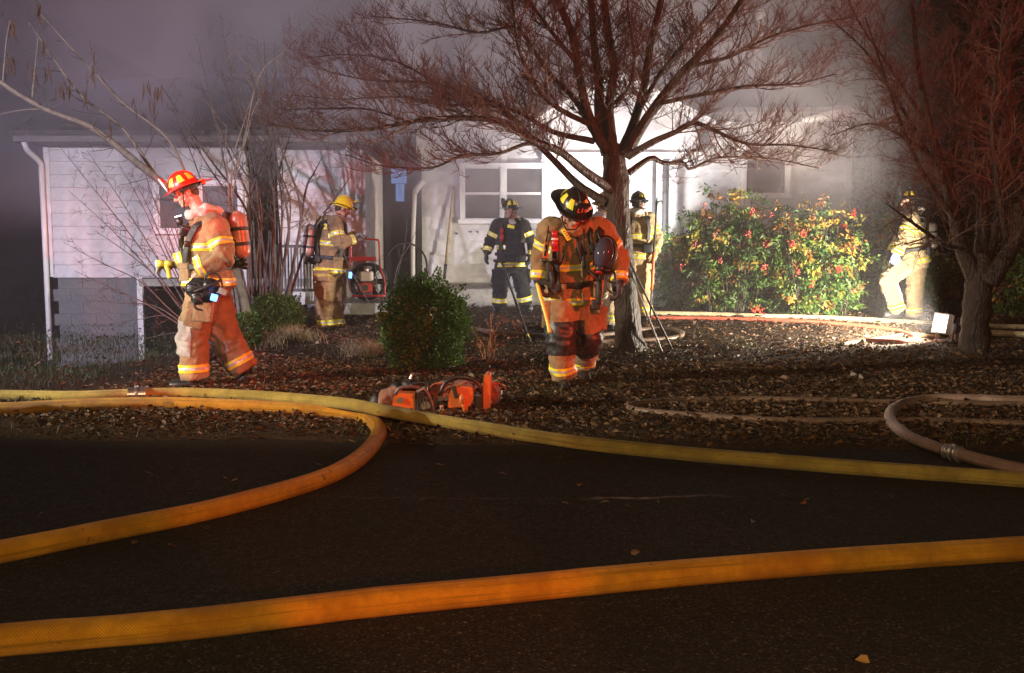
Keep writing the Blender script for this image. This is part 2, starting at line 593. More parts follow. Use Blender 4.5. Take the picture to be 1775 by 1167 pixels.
WY, MY = 16.0, 18.0
wx0, wx1, wx2, wx3 = xw(95, WY), xw(432, WY), xw(486, WY), xw(636, WY)
ZT, ZB = 2.78, 0.735
# left wing, with the return wall to the right of it
wl = wallbox(wx0, wx1, WY, WY + 0.2, ZB, ZT); siding(wl, wx0, wx1, WY - 0.002, ZB, ZT)
w2 = wallbox(wx2, wx3, WY, WY + 0.2, 0.30, ZT - 0.04); siding(w2, wx2, wx3, WY - 0.002, 0.30, ZT - 0.04)
wallbox(wx1 + 0.002, wx2 - 0.002, WY + 0.9, WY + 1.0, 0.0, ZT, M_eave)  # recess back wall, its gloom carried by the dark board colour
q = MB(); q.box((wx3 - 0.1, WY + 1.16, 1.5), (0.2, 1.9, 2.4)); hp(q, 'wall', M_side)
q = MB(); q.box((wx0 + 0.1, WY + 3.2, 1.75), (0.2, 5.9, 2.05)); hp(q, 'wall', M_side)
# doorway corner, its shade put into a black back wall
mx0 = xw(731, MY); mx1 = 5.98
wallbox(wx3 - 0.4, mx0, MY + 0.25, MY + 0.4, 0.2, 3.2, M_shade)
wm = wallbox(mx0, mx1, MY, MY + 0.2, 0.50, 3.42); siding(wm, mx0, 0.44, MY - 0.002, 0.50, 3.42)
siding(wm, 0.44, mx1, MY - 0.002, 0.50, 3.42)
# lit blue window far inside the doorway
q = MB(); a = P(678, 292, MY + 0.22); c2 = P(705, 318, MY + 0.22)
q.box((a + c2) / 2, (c2.x - a.x, 0.02, a.z - c2.z))
a2 = P(686, 319, MY + 0.22); c3 = P(701, 349, MY + 0.22); q.box((a2 + c3) / 2, (c3.x - a2.x, 0.02, a2.z - c3.z))
pl = hp(q, 'lit_pane', M_lit)
# door frame posts
for px in (637, 728):
    q = MB(); xx = xw(px, MY - 0.05); q.box((xx, MY - 0.08 if px > 700 else WY - 0.01, 1.6), (0.09, 0.08, 2.5)); hp(q, 'door_post', M_trim if px < 700 else M_dark)
# corner trims
for (x, y, z0, z1, w) in ((wx0 - 0.03, WY - 0.02, ZB, ZT, 0.09), (wx1 - 0.05, WY - 0.03, -0.3, ZT, 0.1), (wx2 + 0.04, WY - 0.03, 0.3, ZT, 0.08), (xw(243, WY), WY - 0.0, -0.95, ZB - 0.004, 0.09), (mx0 - 0.03, MY - 0.035, 0.5, 3.42, 0.08), (mx1 + 0.03, MY - 0.035, 0.4, 3.42, 0.1)):
    q = MB(); q.box((x, y, (z0 + z1) / 2), (w, 0.06, z1 - z0), bevel=0.004); hp(q, 'corner_trim', M_trim)
# foundation of concrete blocks
q = MB(); fx0, fx1 = xw(100, WY), xw(240, WY)
q.box(((fx0 + fx1) / 2, WY + 0.117, -0.15), (fx1 - fx0, 0.2, 1.76)); q.box((-4.6, WY + 1.5, -0.2), (3.3, 0.2, 1.8))
fo = hp(q, 'foundation', M_block)
q = MB(); q.box((0, 0, 0), (0.392, 0.1, 0.188), bevel=0.006); bme = q.mesh('concrete_block'); bme.materials.append(M_block)
for r in range(9):
    for k in range(5):
        x = fx0 + 0.2 + k * 0.40 - (0.2 if r % 2 else 0)
        if x - 0.19 < fx0 - 0.25 or x + 0.19 > fx1 + 0.05: continue
        o = link('concrete_block', bme, None, fo); o.location = Vector((x, WY + 0.06 + rnd.uniform(-0.003, 0.003), ZB - 0.1 - r * 0.198)) - HOUSE_O
q = MB(); q.box((-4.6, WY + 0.7, ZB - 0.09), (2.75, 1.5, 0.12)); hp(q, 'floor_edge', M_conc)
# eaves, gutter and downspout
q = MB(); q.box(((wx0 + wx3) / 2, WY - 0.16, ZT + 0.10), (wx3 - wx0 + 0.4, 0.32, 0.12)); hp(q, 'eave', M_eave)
q = MB(); q.prism([(wx0 - 0.34, WY - 0.46, ZT + 0.05), (wx0 - 0.34, WY - 0.33, ZT + 0.03), (wx0 - 0.34, WY - 0.322, ZT + 0.17), (wx0 - 0.34, WY - 0.47, ZT + 0.17)], (wx3 - wx0 + 0.6, 0, 0)); hp(q, 'gutter', M_eave)
q = MB(); q.tube([(wx0 - 0.2, WY - 0.40, ZT + 0.05), (wx0 - 0.17, WY - 0.36, ZT - 0.08), (wx0 - 0.1, WY - 0.12, ZT - 0.25), (wx0 - 0.09, WY - 0.09, ZT - 0.6), (wx0 - 0.08, WY - 0.08, -0.60)], 0.045, 30, 6); dsp = hp(q, 'downspout', M_trim)
q = MB(); q.tube([(wx0 - 0.08, WY - 0.08, -0.60), (wx0 - 0.08, WY - 0.08, -0.9)], 0.05, 4, 6); hp(q, 'downspout_foot', M_dark)
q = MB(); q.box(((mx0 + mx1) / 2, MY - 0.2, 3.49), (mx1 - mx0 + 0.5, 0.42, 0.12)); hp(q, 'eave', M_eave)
a = P(1432, 212, MY - 0.35)
q = MB(); q.tube([(mx1 - 0.95, MY - 0.42, 3.40), (mx1 - 0.55, MY - 0.44, 3.46), (mx1 - 0.25, MY - 0.46, 3.52), (mx1 - 0.02, MY - 0.46, 3.47)], [0.05, 0.09, 0.13, 0.1], 20, 10); hp(q, 'gutter', M_trim, smooth=True)
q = MB(); q.tube([P(735, 314, MY - 0.3), P(727, 322, MY - 0.3), P(719, 334, MY - 0.25)], 0.05, 8, 8); q.tube([P(719, 334, MY - 0.25), P(716, 420, MY - 0.2), P(716, 498, MY - 0.2)], 0.04, 8, 8); hp(q, 'downspout', M_trim)


def slope(pts, th=0.08):
    q = MB(); q.prism(pts, (0, 0, -th)); return hp(q, 'roof', M_roof)


slope([(wx0 - 0.4, WY - 0.5, ZT + 0.22), (wx3 + 0.3, WY - 0.5, ZT + 0.22), (wx3 + 0.3, WY + 4.0, ZT + 1.75), (wx0 - 0.4, WY + 4.0, ZT + 1.75)])
slope([(wx0 - 0.4, WY + 4.0, ZT + 1.749), (wx3 + 0.3, WY + 4.0, ZT + 1.749), (wx3 + 0.3, WY + 8.5, ZT + 0.1), (wx0 - 0.4, WY + 8.5, ZT + 0.1)])
slope([(mx0 - 0.3, MY - 0.46, 3.62), (mx1 + 0.25, MY - 0.46, 3.62), (mx1 + 0.25, MY + 4.2, 5.1), (mx0 - 0.3, MY + 4.2, 5.1)])
slope([(mx0 - 0.3, MY + 4.2, 5.099), (mx1 + 0.25, MY + 4.2, 5.099), (mx1 + 0.25, MY + 8.6, 3.5), (mx0 - 0.3, MY + 8.6, 3.5)])
# porch gable
GY = 17.2
gl, gr, gp = P(940, 213, GY), P(1222, 213, GY), P(1073, 138, GY)
gb = P(900, 264, GY).z
q = MB(); q.prism([(gl.x + 0.1, GY + 0.06, gb), (gr.x - 0.1, GY + 0.06, gb), (gr.x - 0.1, GY + 0.06, gl.z - 0.04), (gp.x, GY + 0.06, gp.z - 0.05), (gl.x + 0.1, GY + 0.06, gl.z - 0.04)], (0, 0.12, 0)); gw = hp(q, 'gable', M_side)
n = 7
for i in range(n):
    z0 = gb + i * (gp.z - gb) / n; z1 = z0 + (gp.z - gb) / n
    def half(z):
        return (gl.x + 0.1, gr.x - 0.1) if z <= gl.z else (gl.x + 0.1 + (gp.x - gl.x - 0.1) * (z - gl.z) / (gp.z - gl.z), gr.x - 0.1 + (gp.x - gr.x + 0.1) * (z - gl.z) / (gp.z - gl.z))
    a0, a1 = half(z0); b0, b1 = half(min(z1, gp.z - 0.07))
    q = MB(); y0 = GY + 0.058
    vs = [(a0, y0 - 0.026, z0), (a1, y0 - 0.026, z0), (b1, y0 - 0.006, z1 - 0.002), (b0, y0 - 0.006, z1 - 0.002)]
    q.prism(vs, (0, 0.006, 0)); hp(q, 'siding_board', M_side, gw)
for s, e in ((gl, gp), (gr, gp)):
    d = (e - s); q = MB(); k = Vector((-0.18 if s is gl else 0.18, 0, -0.12))
    q.prism([s + k, e + Vector((0, 0, 0.0)), e + Vector((0, 0, 0.16)), s + k + Vector((0, 0, 0.16))], (0, 0.09, 0)); hp(q, 'rake_board', M_trim)
    q = MB(); q.prism([s + k + Vector((0, -0.12, 0.17)), e + Vector((0, -0.12, 0.17)), e + Vector((0, 4.0, 0.17)), s + k + Vector((0, 4.0, 0.17))], (0, 0, 0.07)); hp(q, 'roof', M_roof)
q = MB(); q.box(((gl.x + gr.x) / 2, GY + 0.5, gb - 0.05), (gr.x - gl.x, 1.0, 0.1)); hp(q, 'porch_ceiling', M_trim)
for px in (1133, 1153):
    q = MB(); x = xw(px, GY); q.cyl((x, GY + 0.1, 0.5), (x, GY + 0.1, gb - 0.1), 0.035 if px < 1140 else 0.055, seg=8); hp(q, 'porch_post', M_dark)
# porch slab and step
q = MB(); q.box((0.98, 17.4, 0.34), (4.1, 1.2, 0.32), bevel=0.015); hp(q, 'porch_slab', M_conc)
q = MB(); q.box((-1.95, 16.3, 0.30), (1.6, 3.2, 0.17), bevel=0.01); hp(q, 'step', M_conc)


def window(px0, py0, px1, py1, y, cols, rail=True, glass=None):
    a, c = P(px0, py0, y), P(px1, py1, y)
    x0, x1, z1, z0 = a.x, c.x, a.z, c.z
    fr = 0.075
    q = MB()
    q.box(((x0 + x1) / 2, y - 0.02, z1 - fr / 2), (x1 - x0, 0.09, fr)); q.box(((x0 + x1) / 2, y - 0.03, z0 + fr / 2), (x1 - x0 + 0.06, 0.12, fr))
    for x in (x0 + fr / 2, x1 - fr / 2): q.box((x, y - 0.021, (z0 + z1) / 2), (fr, 0.088, z1 - z0 - 2 * fr))
    w = hp(q, 'window', M_trim)
    n = cols
    cw = (x1 - x0 - 2 * fr) / n
    for i in range(n):
        cx0 = x0 + fr + i * cw
        if i:
            q = MB(); q.box((cx0, y - 0.018, (z0 + z1) / 2), (0.09, 0.08, z1 - z0 - 2 * fr - 0.004)); hp(q, 'mullion', M_trim, w)
        halves = ((z0 + fr, (z0 + z1) / 2, 0.0), ((z0 + z1) / 2, z1 - fr, 0.012)) if rail else ((z0 + fr, z1 - fr, 0.0),)
        for (h0, h1, dy) in halves:
            l, r_ = cx0 + (0.046 if i else 0), cx0 + cw - (0.046 if i < n - 1 else 0)
            q = MB(); s = 0.019
            q.box(((l + r_) / 2, y - 0.02 + dy, h0 + s / 2 + 0.002), (r_ - l, 0.03, s)); q.box(((l + r_) / 2, y - 0.02 + dy, h1 - s / 2 - 0.002), (r_ - l, 0.03, s))
            for x in (l + s / 2, r_ - s / 2): q.box((x, y - 0.0195 + dy, (h0 + h1) / 2), (s, 0.029, h1 - h0 - 2 * s - 0.006))
            hp(q, 'sash', M_trim, w)
            q = MB(); q.box(((l + r_) / 2, y - 0.012 + dy, (h0 + h1) / 2), (r_ - l - 2 * s, 0.008, h1 - h0 - 2 * s)); hp(q, 'pane', glass or M_glass, w)
    return w


window(797, 283, 947, 388, MY - 0.065, 2)
window(266, 312, 424, 406, WY - 0.065, 2, False)
window(1286, 268, 1368, 344, MY - 0.065, 1, False)
# wall above the window: flat board trim up to the eave
q = MB(); a, c = P(868, 222, MY - 0.04), P(880, 281, MY - 0.04); q.box(((a.x + c.x) / 2, MY - 0.04, (a.z + c.z) / 2), (0.1, 0.03, a.z - c.z)); hp(q, 'wall_trim', M_trim)
# service pipe on the roof
q = MB(); a, c = P(1311, 130, 19.6), P(1318, 28, 19.6); q.cyl(a - Vector((0, 0, 0.3)), c, 0.075, 0.07, 10); q.cyl(c, c + Vector((0, 0, 0.12)), 0.11, 0.06, 10); q.cyl(a - Vector((0, 0, 0.1)), a + Vector((0, 0, 0.02)), 0.14, 0.1, 10); hp(q, 'vent_pipe', M_trim)
q = MB()
for (px, py) in ((816, 402), (828, 402), (792, 405), (836, 432)):
    q = MB(); p_ = P(px, py, MY - 0.02); q.cyl(p_, p_ + Vector((0, -0.03, 0)), 0.017, seg=8); hp(q, 'wall_hook', M_dark)

# porch railing of pickets left of the doorway
rail = empty('railing', P(520, 512, 15.0), 'low railing of grey pickets in front of the wing, behind the bare stems', 'railing')
RO = rail.location.copy()
def rp(mb, name, m): me = mb.mesh(name); me.transform(Matrix.Translation(-RO)); return link(name, me, m, rail)
M_rail = mat('rail_paint', (0.09, 0.085, 0.085), 0.6, scale=15, var=0.2)
A_, B_ = P(474, 424, 15.0), P(562, 424, 15.0)
for py in (427, 503):
    q = MB(); q.box(P(518, py, 15.0), (B_.x - A_.x, 0.05, 0.045)); rp(q, 'rail', M_rail)
zt, zb = P(518, 430, 15.0).z, P(518, 500, 15.0).z
q = MB(); q.box((0, 0, 0), (0.02, 0.02, zt - zb)); pk = q.mesh('picket'); pk.materials.append(M_rail)
for i in range(16):
    o = link('picket', pk, None, rail); o.location = Vector((A_.x + 0.03 + i * (B_.x - A_.x - 0.06) / 15, 15.0, (zt + zb) / 2)) - RO
for x in (A_.x - 0.03, B_.x + 0.03):
    q = MB(); q.box((x, 15.0, (zt + zb) / 2 - 0.1), (0.06, 0.06, zt - zb + 0.45)); rp(q, 'post', M_rail)

# ------------------------------------------------------------------ hoses
def hose_mat(name, c, stain, weave=True, rough=0.5):
    m, nt, b = new_mat(name)
    uv = nt.nodes.new('ShaderNodeUVMap'); uv.uv_map = 'uv'
    g = nt.nodes.new('ShaderNodeNewGeometry').outputs['Position']
    sx = nt.nodes.new('ShaderNodeSeparateXYZ'); nt.links.new(uv.outputs[0], sx.inputs[0])
    u, v = sx.outputs[0], sx.outputs[1]
    n1 = noise_tex(nt, 5, 6, 0.65, g); n2 = noise_tex(nt, 22, 5, 0.7, g)
    col = ramp(nt, n2, [(0.25, tuple(q * 0.72 for q in c)), (0.7, tuple(min(1, q * 1.12) for q in c))])
    col = mixc(nt, mth(nt, 'MULTIPLY', ramp(nt, n1, [(0.42, 0.0), (0.66, 1.0)]), 0.75), col, stain)
    # rubbed lines along the hose and dark smears
    cb = nt.nodes.new('ShaderNodeCombineXYZ'); nt.links.new(mth(nt, 'MULTIPLY', u, 0.8), cb.inputs[0]); nt.links.new(mth(nt, 'MULTIPLY', v, 14.0), cb.inputs[1])
    ln = noise_tex(nt, 1.0, 5, 0.65, cb.outputs[0], 0.3)
    col = mixc(nt, mth(nt, 'MULTIPLY', ramp(nt, ln, [(0.52, 0.0), (0.62, 1.0)]), 0.75), col, tuple(q * 0.35 for q in c))
    sp = noise_tex(nt, 11, 3, 0.7, g)
    col = mixc(nt, mth(nt, 'MULTIPLY', ramp(nt, sp, [(0.66, 0.0), (0.72, 1.0)]), 0.7), col, (0.05, 0.035, 0.02))
    if weave:
        w = mth(nt, 'SINE', mth(nt, 'ADD', mth(nt, 'MULTIPLY', u, 620.0), mth(nt, 'MULTIPLY', v, 188.5)))
        w2 = mth(nt, 'SINE', mth(nt, 'SUBTRACT', mth(nt, 'MULTIPLY', u, 620.0), mth(nt, 'MULTIPLY', v, 188.5)))
        h = mth(nt, 'ADD', w, mth(nt, 'MULTIPLY', w2, 0.5))
        col = mixc(nt, mth(nt, 'MULTIPLY', mapr(nt, h, -1.2, 0.4, 1.0, 0.0), 0.6), col, tuple(q * 0.35 for q in c))
        bump(nt, b, mth(nt, 'ADD', h, mth(nt, 'MULTIPLY', n2, 3.0)), 0.8, 0.004)
    else:
        bump(nt, b, n2, 0.5, 0.004)
    nt.links.new(col, b.inputs['Base Color'])
    b.inputs['Roughness'].default_value = rough; b.inputs['Specular IOR Level'].default_value = 0.5
    return m


M_hy = hose_mat('amber_lit_hose_jacket', (0.82, 0.40, 0.02), (0.38, 0.14, 0.008))  # yellow pushed to orange, amber lamplight put into the near hoses' colour
M_hl = hose_mat('lime_hose_jacket', (0.68, 0.53, 0.12), (0.32, 0.22, 0.05))
M_hr = hose_mat('grey_red_hose_jacket', (0.34, 0.24, 0.20), (0.16, 0.10, 0.08), False)
M_ht = hose_mat('brown_hose_jacket', (0.20, 0.13, 0.09), (0.09, 0.06, 0.04), False)
M_htan = hose_mat('tan_hose_jacket', (0.50, 0.43, 0.27), (0.24, 0.2, 0.12), False)
M_hred = hose_mat('red_hose_jacket', (0.42, 0.09, 0.05), (0.2, 0.05, 0.03), False)
M_alu = mat('aluminium', (0.55, 0.55, 0.56), 0.35, 0.9, scale=40, var=0.15, dirt=0.3, dirt_c=(0.12, 0.11, 0.1), dirt_scale=12)


def hose(name, pix, r, m, label, n=200, sides=20, flat=0.91, bumpy=0.035, group='hoses lying across the road and yard', coupling=None):
    pts = []
    for q in pix:
        lift = q[2] if len(q) > 2 else 0.0
        pts.append(G(q[0], q[1], r * flat + lift))
    c = catmull(pts, n)
    s = np.concatenate([[0], np.cumsum(np.linalg.norm(np.diff(c, axis=0), axis=1))])
    R = np.array([r * (1 + bumpy * noise.noise(Vector((q * 1.7, r * 50, 0.3))) + bumpy * 0.7 * noise.noise(Vector((q * 6, r * 90, 0.7)))) for q in s])
    V, F = tubes_np(c[None], R[None], sides, flat)
    uv = np.zeros((len(F), 4, 2))
    k = np.arange(len(F)); i = k // sides; j = k % sides
    uv[:, 0] = np.stack([s[i], j / sides], 1); uv[:, 1] = np.stack([s[i], (j + 1) / sides], 1)
    uv[:, 2] = np.stack([s[i + 1], (j + 1) / sides], 1); uv[:, 3] = np.stack([s[i + 1], j / sides], 1)
    o = V.mean(axis=0); o[2] = 0
    me = mesh_np(name, V - o, F, True, uv=uv)
    h = link(name, me, m, None, o)
    tag(h, label, 'fire hose', group)
    if coupling:
        i = int(np.argmin(np.linalg.norm(c - np.array(G(coupling[0], coupling[1], r)), axis=1)))
        a, d = Vector(c[i] - o), Vector(c[min(i + 1, n - 1)] - c[i - 1]).normalized()
        q = MB()
        L = r * 1.35
        q.cyl(a - d * L, a + d * L, r * 1.13, seg=24)
        for k2, rr in ((-1.0, 1.22), (-0.62, 1.2), (0.0, 1.30), (0.7, 1.2), (1.0, 1.22)): q.cyl(a + d * (L * k2 - r * 0.10), a + d * (L * k2 + r * 0.10), r * rr, seg=24)
        side = d.cross(Vector((0, 0, 1))).normalized()
        for sg in (-1, 1): q.box(a + side * sg * r * 1.25 + Vector((0, 0, 0.2 * r)), (r * 0.5, r * 0.4, r * 0.5), bevel=r * 0.08)
        q.box(a + Vector((0, 0, r * 1.25)), (r * 0.5, r * 0.5, r * 0.3), bevel=r * 0.08)
        q.build('coupling', M_alu, h)
    return h


hose('fire_hose', [(-400, 1147), (0, 1110), (320, 1083), (640, 1045), (870, 1023), (1120, 999), (1400, 976), (1775, 951), (2200, 922)], 0.055, M_hy, 'thick orange-yellow hose across the front of the road, nearest the camera', 260, 24)
hose('fire_hose', [(-350, 1010), (-100, 972), (0, 957), (180, 921), (350, 887), (500, 848), (580, 820), (628, 790), (652, 762), (656, 744), (640, 727), (605, 717), (540, 711), (430, 704), (300, 699), (200, 700), (100, 704), (0, 709), (-300, 722)], 0.052, M_hy, 'thick yellow hose bent in a U, its bend below the orange saws', 300, 22)
hose('fire_hose', [(-400, 681), (0, 685), (130, 687), (235, 683), (320, 681), (420, 685, 0.02), (520, 692, 0.05), (600, 700, 0.10), (650, 709, 0.11), (700, 718, 0.07), (760, 729, 0.02), (860, 746), (1000, 767), (1150, 783), (1300, 796), (1500, 812), (1775, 832), (2100, 856)], 0.047, M_hl, 'lime-yellow hose with a silver coupling, lying along the edge of the yard', 280, 20, coupling=(235, 683))
hose('fire_hose', [(2000, 690), (1775, 694), (1690, 691), (1620, 691), (1572, 698), (1546, 712), (1546, 732), (1575, 756), (1620, 775), (1660, 787), (1720, 803), (1775, 815), (1900, 838)], 0.040, M_hr, 'grey-red hose turning back on itself at the road edge on the right', 200, 18, coupling=(1649, 784))
hose('fire_hose', [(1990, 741), (1775, 735), (1600, 729), (1420, 730), (1320, 728), (1230, 722), (1150, 716), (1105, 711), (1086, 704), (1120, 698), (1200, 694), (1300, 692), (1400, 694), (1530, 697), (1700, 700), (2000, 704)], 0.026, M_ht, 'thin brown hose half buried in the leaves beside the grey-red hose', 200, 12)
hose('fire_hose', [(1128, 551), (1230, 552), (1350, 555), (1450, 561), (1520, 568), (1562, 576), (1585, 586), (1560, 592), (1500, 590)], 0.032, M_hred, 'red hose on the lit leaves beside the flood lamp', 120, 12)
hose('fire_hose', [(1630, 584), (1580, 579), (1540, 584), (1500, 590), (1462, 596)], 0.022, M_htan, 'short pale hose end glaring in front of the flood lamp', 60, 12)
hose('fire_hose', [(1120, 543), (1230, 545), (1330, 548), (1430, 551), (1530, 556), (1650, 563), (1775, 567), (2000, 573)], 0.04, M_htan, 'straight tan hose along the foot of the berry bushes', 120, 12)
hose('fire_hose', [(1700, 576), (1775, 580), (1900, 587)], 0.045, M_htan, 'tan hose end behind the dark tree trunk on the right', 40, 12)
hose('fire_hose', [(800, 566), (850, 575), (950, 583), (1040, 581), (1110, 572), (1155, 570), (1182, 577), (1172, 585), (1120, 590), (1060, 592), (1010, 594)], 0.034, M_ht, 'brown hose looping round behind the middle tree trunk', 120, 12)

# ------------------------------------------------------------------ smoke and haze
def haze_box():
    q = MB(); q.box((0, 22, 10.4), (150, 66, 27)); o = q.build('haze', None)
    m, nt, b = new_mat('thin_haze'); nt.nodes.remove(b)
    v = nt.nodes.new('ShaderNodeVolumePrincipled'); v.inputs['Color'].default_value = (0.85, 0.83, 0.84, 1); v.inputs['Density'].default_value = 0.003; v.inputs['Anisotropy'].default_value = 0.3
    nt.links.new(v.outputs[0], nt.nodes['Material Output'].inputs['Volume'])
    o.data.materials.append(m); tag(o, kind='stuff'); return o


def smoke_box():
    x0, x1, y0, y1, z0, z1 = -26.0, 26.0, 12.5, 40.0, -0.7, 16.0
    q = MB(); q.box(((x0 + x1) / 2, (y0 + y1) / 2, (z0 + z1) / 2), (x1 - x0, y1 - y0, z1 - z0)); o = q.build('smoke', None)
    m, nt, b = new_mat('drifting_smoke'); nt.nodes.remove(b)
    g = nt.nodes.new('ShaderNodeNewGeometry').outputs['Position']
    s = nt.nodes.new('ShaderNodeSeparateXYZ'); nt.links.new(g, s.inputs[0])
    X, Y, Z = s.outputs
    n = noise_tex(nt, 0.30, 5, 0.58, g, 1.0)
    n = mapr(nt, n, 0.38, 0.62, 0.08, 1.0)
    hgt = mth(nt, 'ADD', mapr(nt, Z, 1.3, 3.1, 0.06, 1.0), 0.0)
    fr = mth(nt, 'MULTIPLY', mapr(nt, Y, 12.9, 15.4), mapr(nt, X, 3.4, 6.9, 1.0, 0.04))
    d = mth(nt, 'MULTIPLY', mth(nt, 'MULTIPLY', n, hgt), fr)
    d = mth(nt, 'MULTIPLY', d, mapr(nt, Z, 9.0, 15.8, 1.0, 0.0))
    # smoke thinned by an added gap so the lit porch gable shows
    dx, dz = mth(nt, 'SUBTRACT', X, 1.9), mth(nt, 'SUBTRACT', Z, 2.9)
    rr = mth(nt, 'SQRT', mth(nt, 'ADD', mth(nt, 'MULTIPLY', dx, dx), mth(nt, 'MULTIPLY', mth(nt, 'MULTIPLY', dz, dz), 1.6)))
    d = mth(nt, 'MULTIPLY', d, mth(nt, 'MAXIMUM', mapr(nt, rr, 1.2, 3.0, 0.22, 1.0), mapr(nt, Y, 17.6, 19.5)))
    v = nt.nodes.new('ShaderNodeVolumePrincipled'); v.inputs['Color'].default_value = (0.58, 0.55, 0.63, 1); v.inputs['Anisotropy'].default_value = 0.0
    nt.links.new(mth(nt, 'MULTIPLY', d, 0.56), v.inputs['Density'])
    nt.links.new(v.outputs[0], nt.nodes['Material Output'].inputs['Volume'])
    o.data.materials.append(m); tag(o, kind='stuff'); return o


haze_box(); smoke_box()

# ------------------------------------------------------------------ trees and plants
def bark_mat(name, c, scale=18, wet=0.6):
    m, nt, b = new_mat(name)
    tc = nt.nodes.new('ShaderNodeTexCoord').outputs['Object']
    mp = nt.nodes.new('ShaderNodeMapping'); mp.inputs['Scale'].default_value = (1, 1, 0.35); nt.links.new(tc, mp.inputs[0])
    v = nt.nodes.new('ShaderNodeTexVoronoi'); v.inputs['Scale'].default_value = scale * 2.2; nt.links.new(mp.outputs[0], v.inputs['Vector'])
    n = noise_tex(nt, scale, 6, 0.7, mp.outputs[0], 0.4)
    col = ramp(nt, n, [(0.3, tuple(q * 0.45 for q in c)), (0.55, c), (0.8, tuple(min(1, q * 1.7) for q in c))])
    nt.links.new(col, b.inputs['Base Color'])
    b.inputs['Roughness'].default_value = wet; b.inputs['Specular IOR Level'].default_value = 0.35
    bump(nt, b, mth(nt, 'ADD', mth(nt, 'MULTIPLY', v.outputs['Distance'], 0.8), n), 0.9, 0.02)
    return m


M_bark = bark_mat('dogwood_bark', (0.046, 0.027, 0.019))
M_bark2 = bark_mat('shade_darkened_bark', (0.030, 0.019, 0.015))  # shade on the right tree put into a darker bark colour
M_twig = mat('dogwood_twig', (0.11, 0.045, 0.032), 0.6, scale=12, var=0.3)
M_stem = mat('pale_stem_bark', (0.16, 0.125, 0.095), 0.7, scale=22, var=0.35)
M_stem2 = mat('grey_stem_bark', (0.085, 0.065, 0.055), 0.7, scale=22, var=0.35)
M_cane = mat('dark_cane', (0.035, 0.025, 0.018), 0.7, scale=20, var=0.3)
M_pod = mat('dry_seed_pod', (0.075, 0.035, 0.022), 0.8, scale=20, var=0.3)
M_leaf = leaf_mat('leaf', 0.5, 0.3)
M_dryleaf = leaf_mat('dry_leaf', 0.65, 0.15, 0.35)
M_berry = mat('red_berry', (0.32, 0.022, 0.01), 0.45, scale=30, var=0.2)

UP = np.array([0, 0, 1.0])


def unit(v): return v / (np.linalg.norm(v) + 1e-9)


def grow(p, d, L, r0, k, wob, lift, r1=0.35):
    """polyline of k points from p along d"""
    pts = [p]; s = L / (k - 1)
    d = unit(d)
    for i in range(k - 1):
        d = unit(d + rng.normal(0, wob, 3) + UP * lift)
        pts.append(pts[-1] + d * s)
    return np.array(pts), np.linspace(r0, r0 * r1, k)


class Twigs:
    def __init__(self): self.d = {}
    def add(self, pts, r, sides): self.d.setdefault((len(pts), sides), []).append((pts, r))
    def mesh(self, name, off):
        Vs, Fs, n = [], [], 0
        for (k, sides), l in self.d.items():
            V, F = tubes_np(np.array([q[0] for q in l]) - off, np.array([q[1] for q in l]), sides)
            Vs.append(V); Fs.append(F + n); n += len(V)
        return mesh_np(name, np.vstack(Vs), np.vstack(Fs), True)


def limb_path(spec, base_y):
    """spec: list of (px, py, dy, r)"""
    return np.array([list(P(a, b_, base_y + dy)) + [r] for a, b_, dy, r in spec])


def twig_out(T, p, d, L, r, depth, flat, lift, wob, dens):
    k = 5 if depth else 4
    pts, rr = grow(p, d, L, r, k, wob, lift)
    T.add(pts, rr, 3)
    if depth == 0: return
    n = max(2, int(dens * L / 0.3 * rng.uniform(0.7, 1.3)))
    for i in range(n):
        t = rng.uniform(0.15, 1.0); j = min(int(t * (k - 1)), k - 2)
        q = pts[j] + (pts[j + 1] - pts[j]) * (t * (k - 1) - j)
        tan = unit(pts[j + 1] - pts[j])
        perp = unit(np.cross(tan, rng.normal(0, 1, 3))) * np.array([1, 1, flat])
        nd = unit(tan * rng.uniform(0.5, 0.9) + perp * rng.uniform(0.5, 0.9) + UP * 0.18)
        twig_out(T, q, nd, L * rng.uniform(0.35, 0.6), max(r * 0.66, 0.0024), depth - 1, flat, lift, wob, dens)


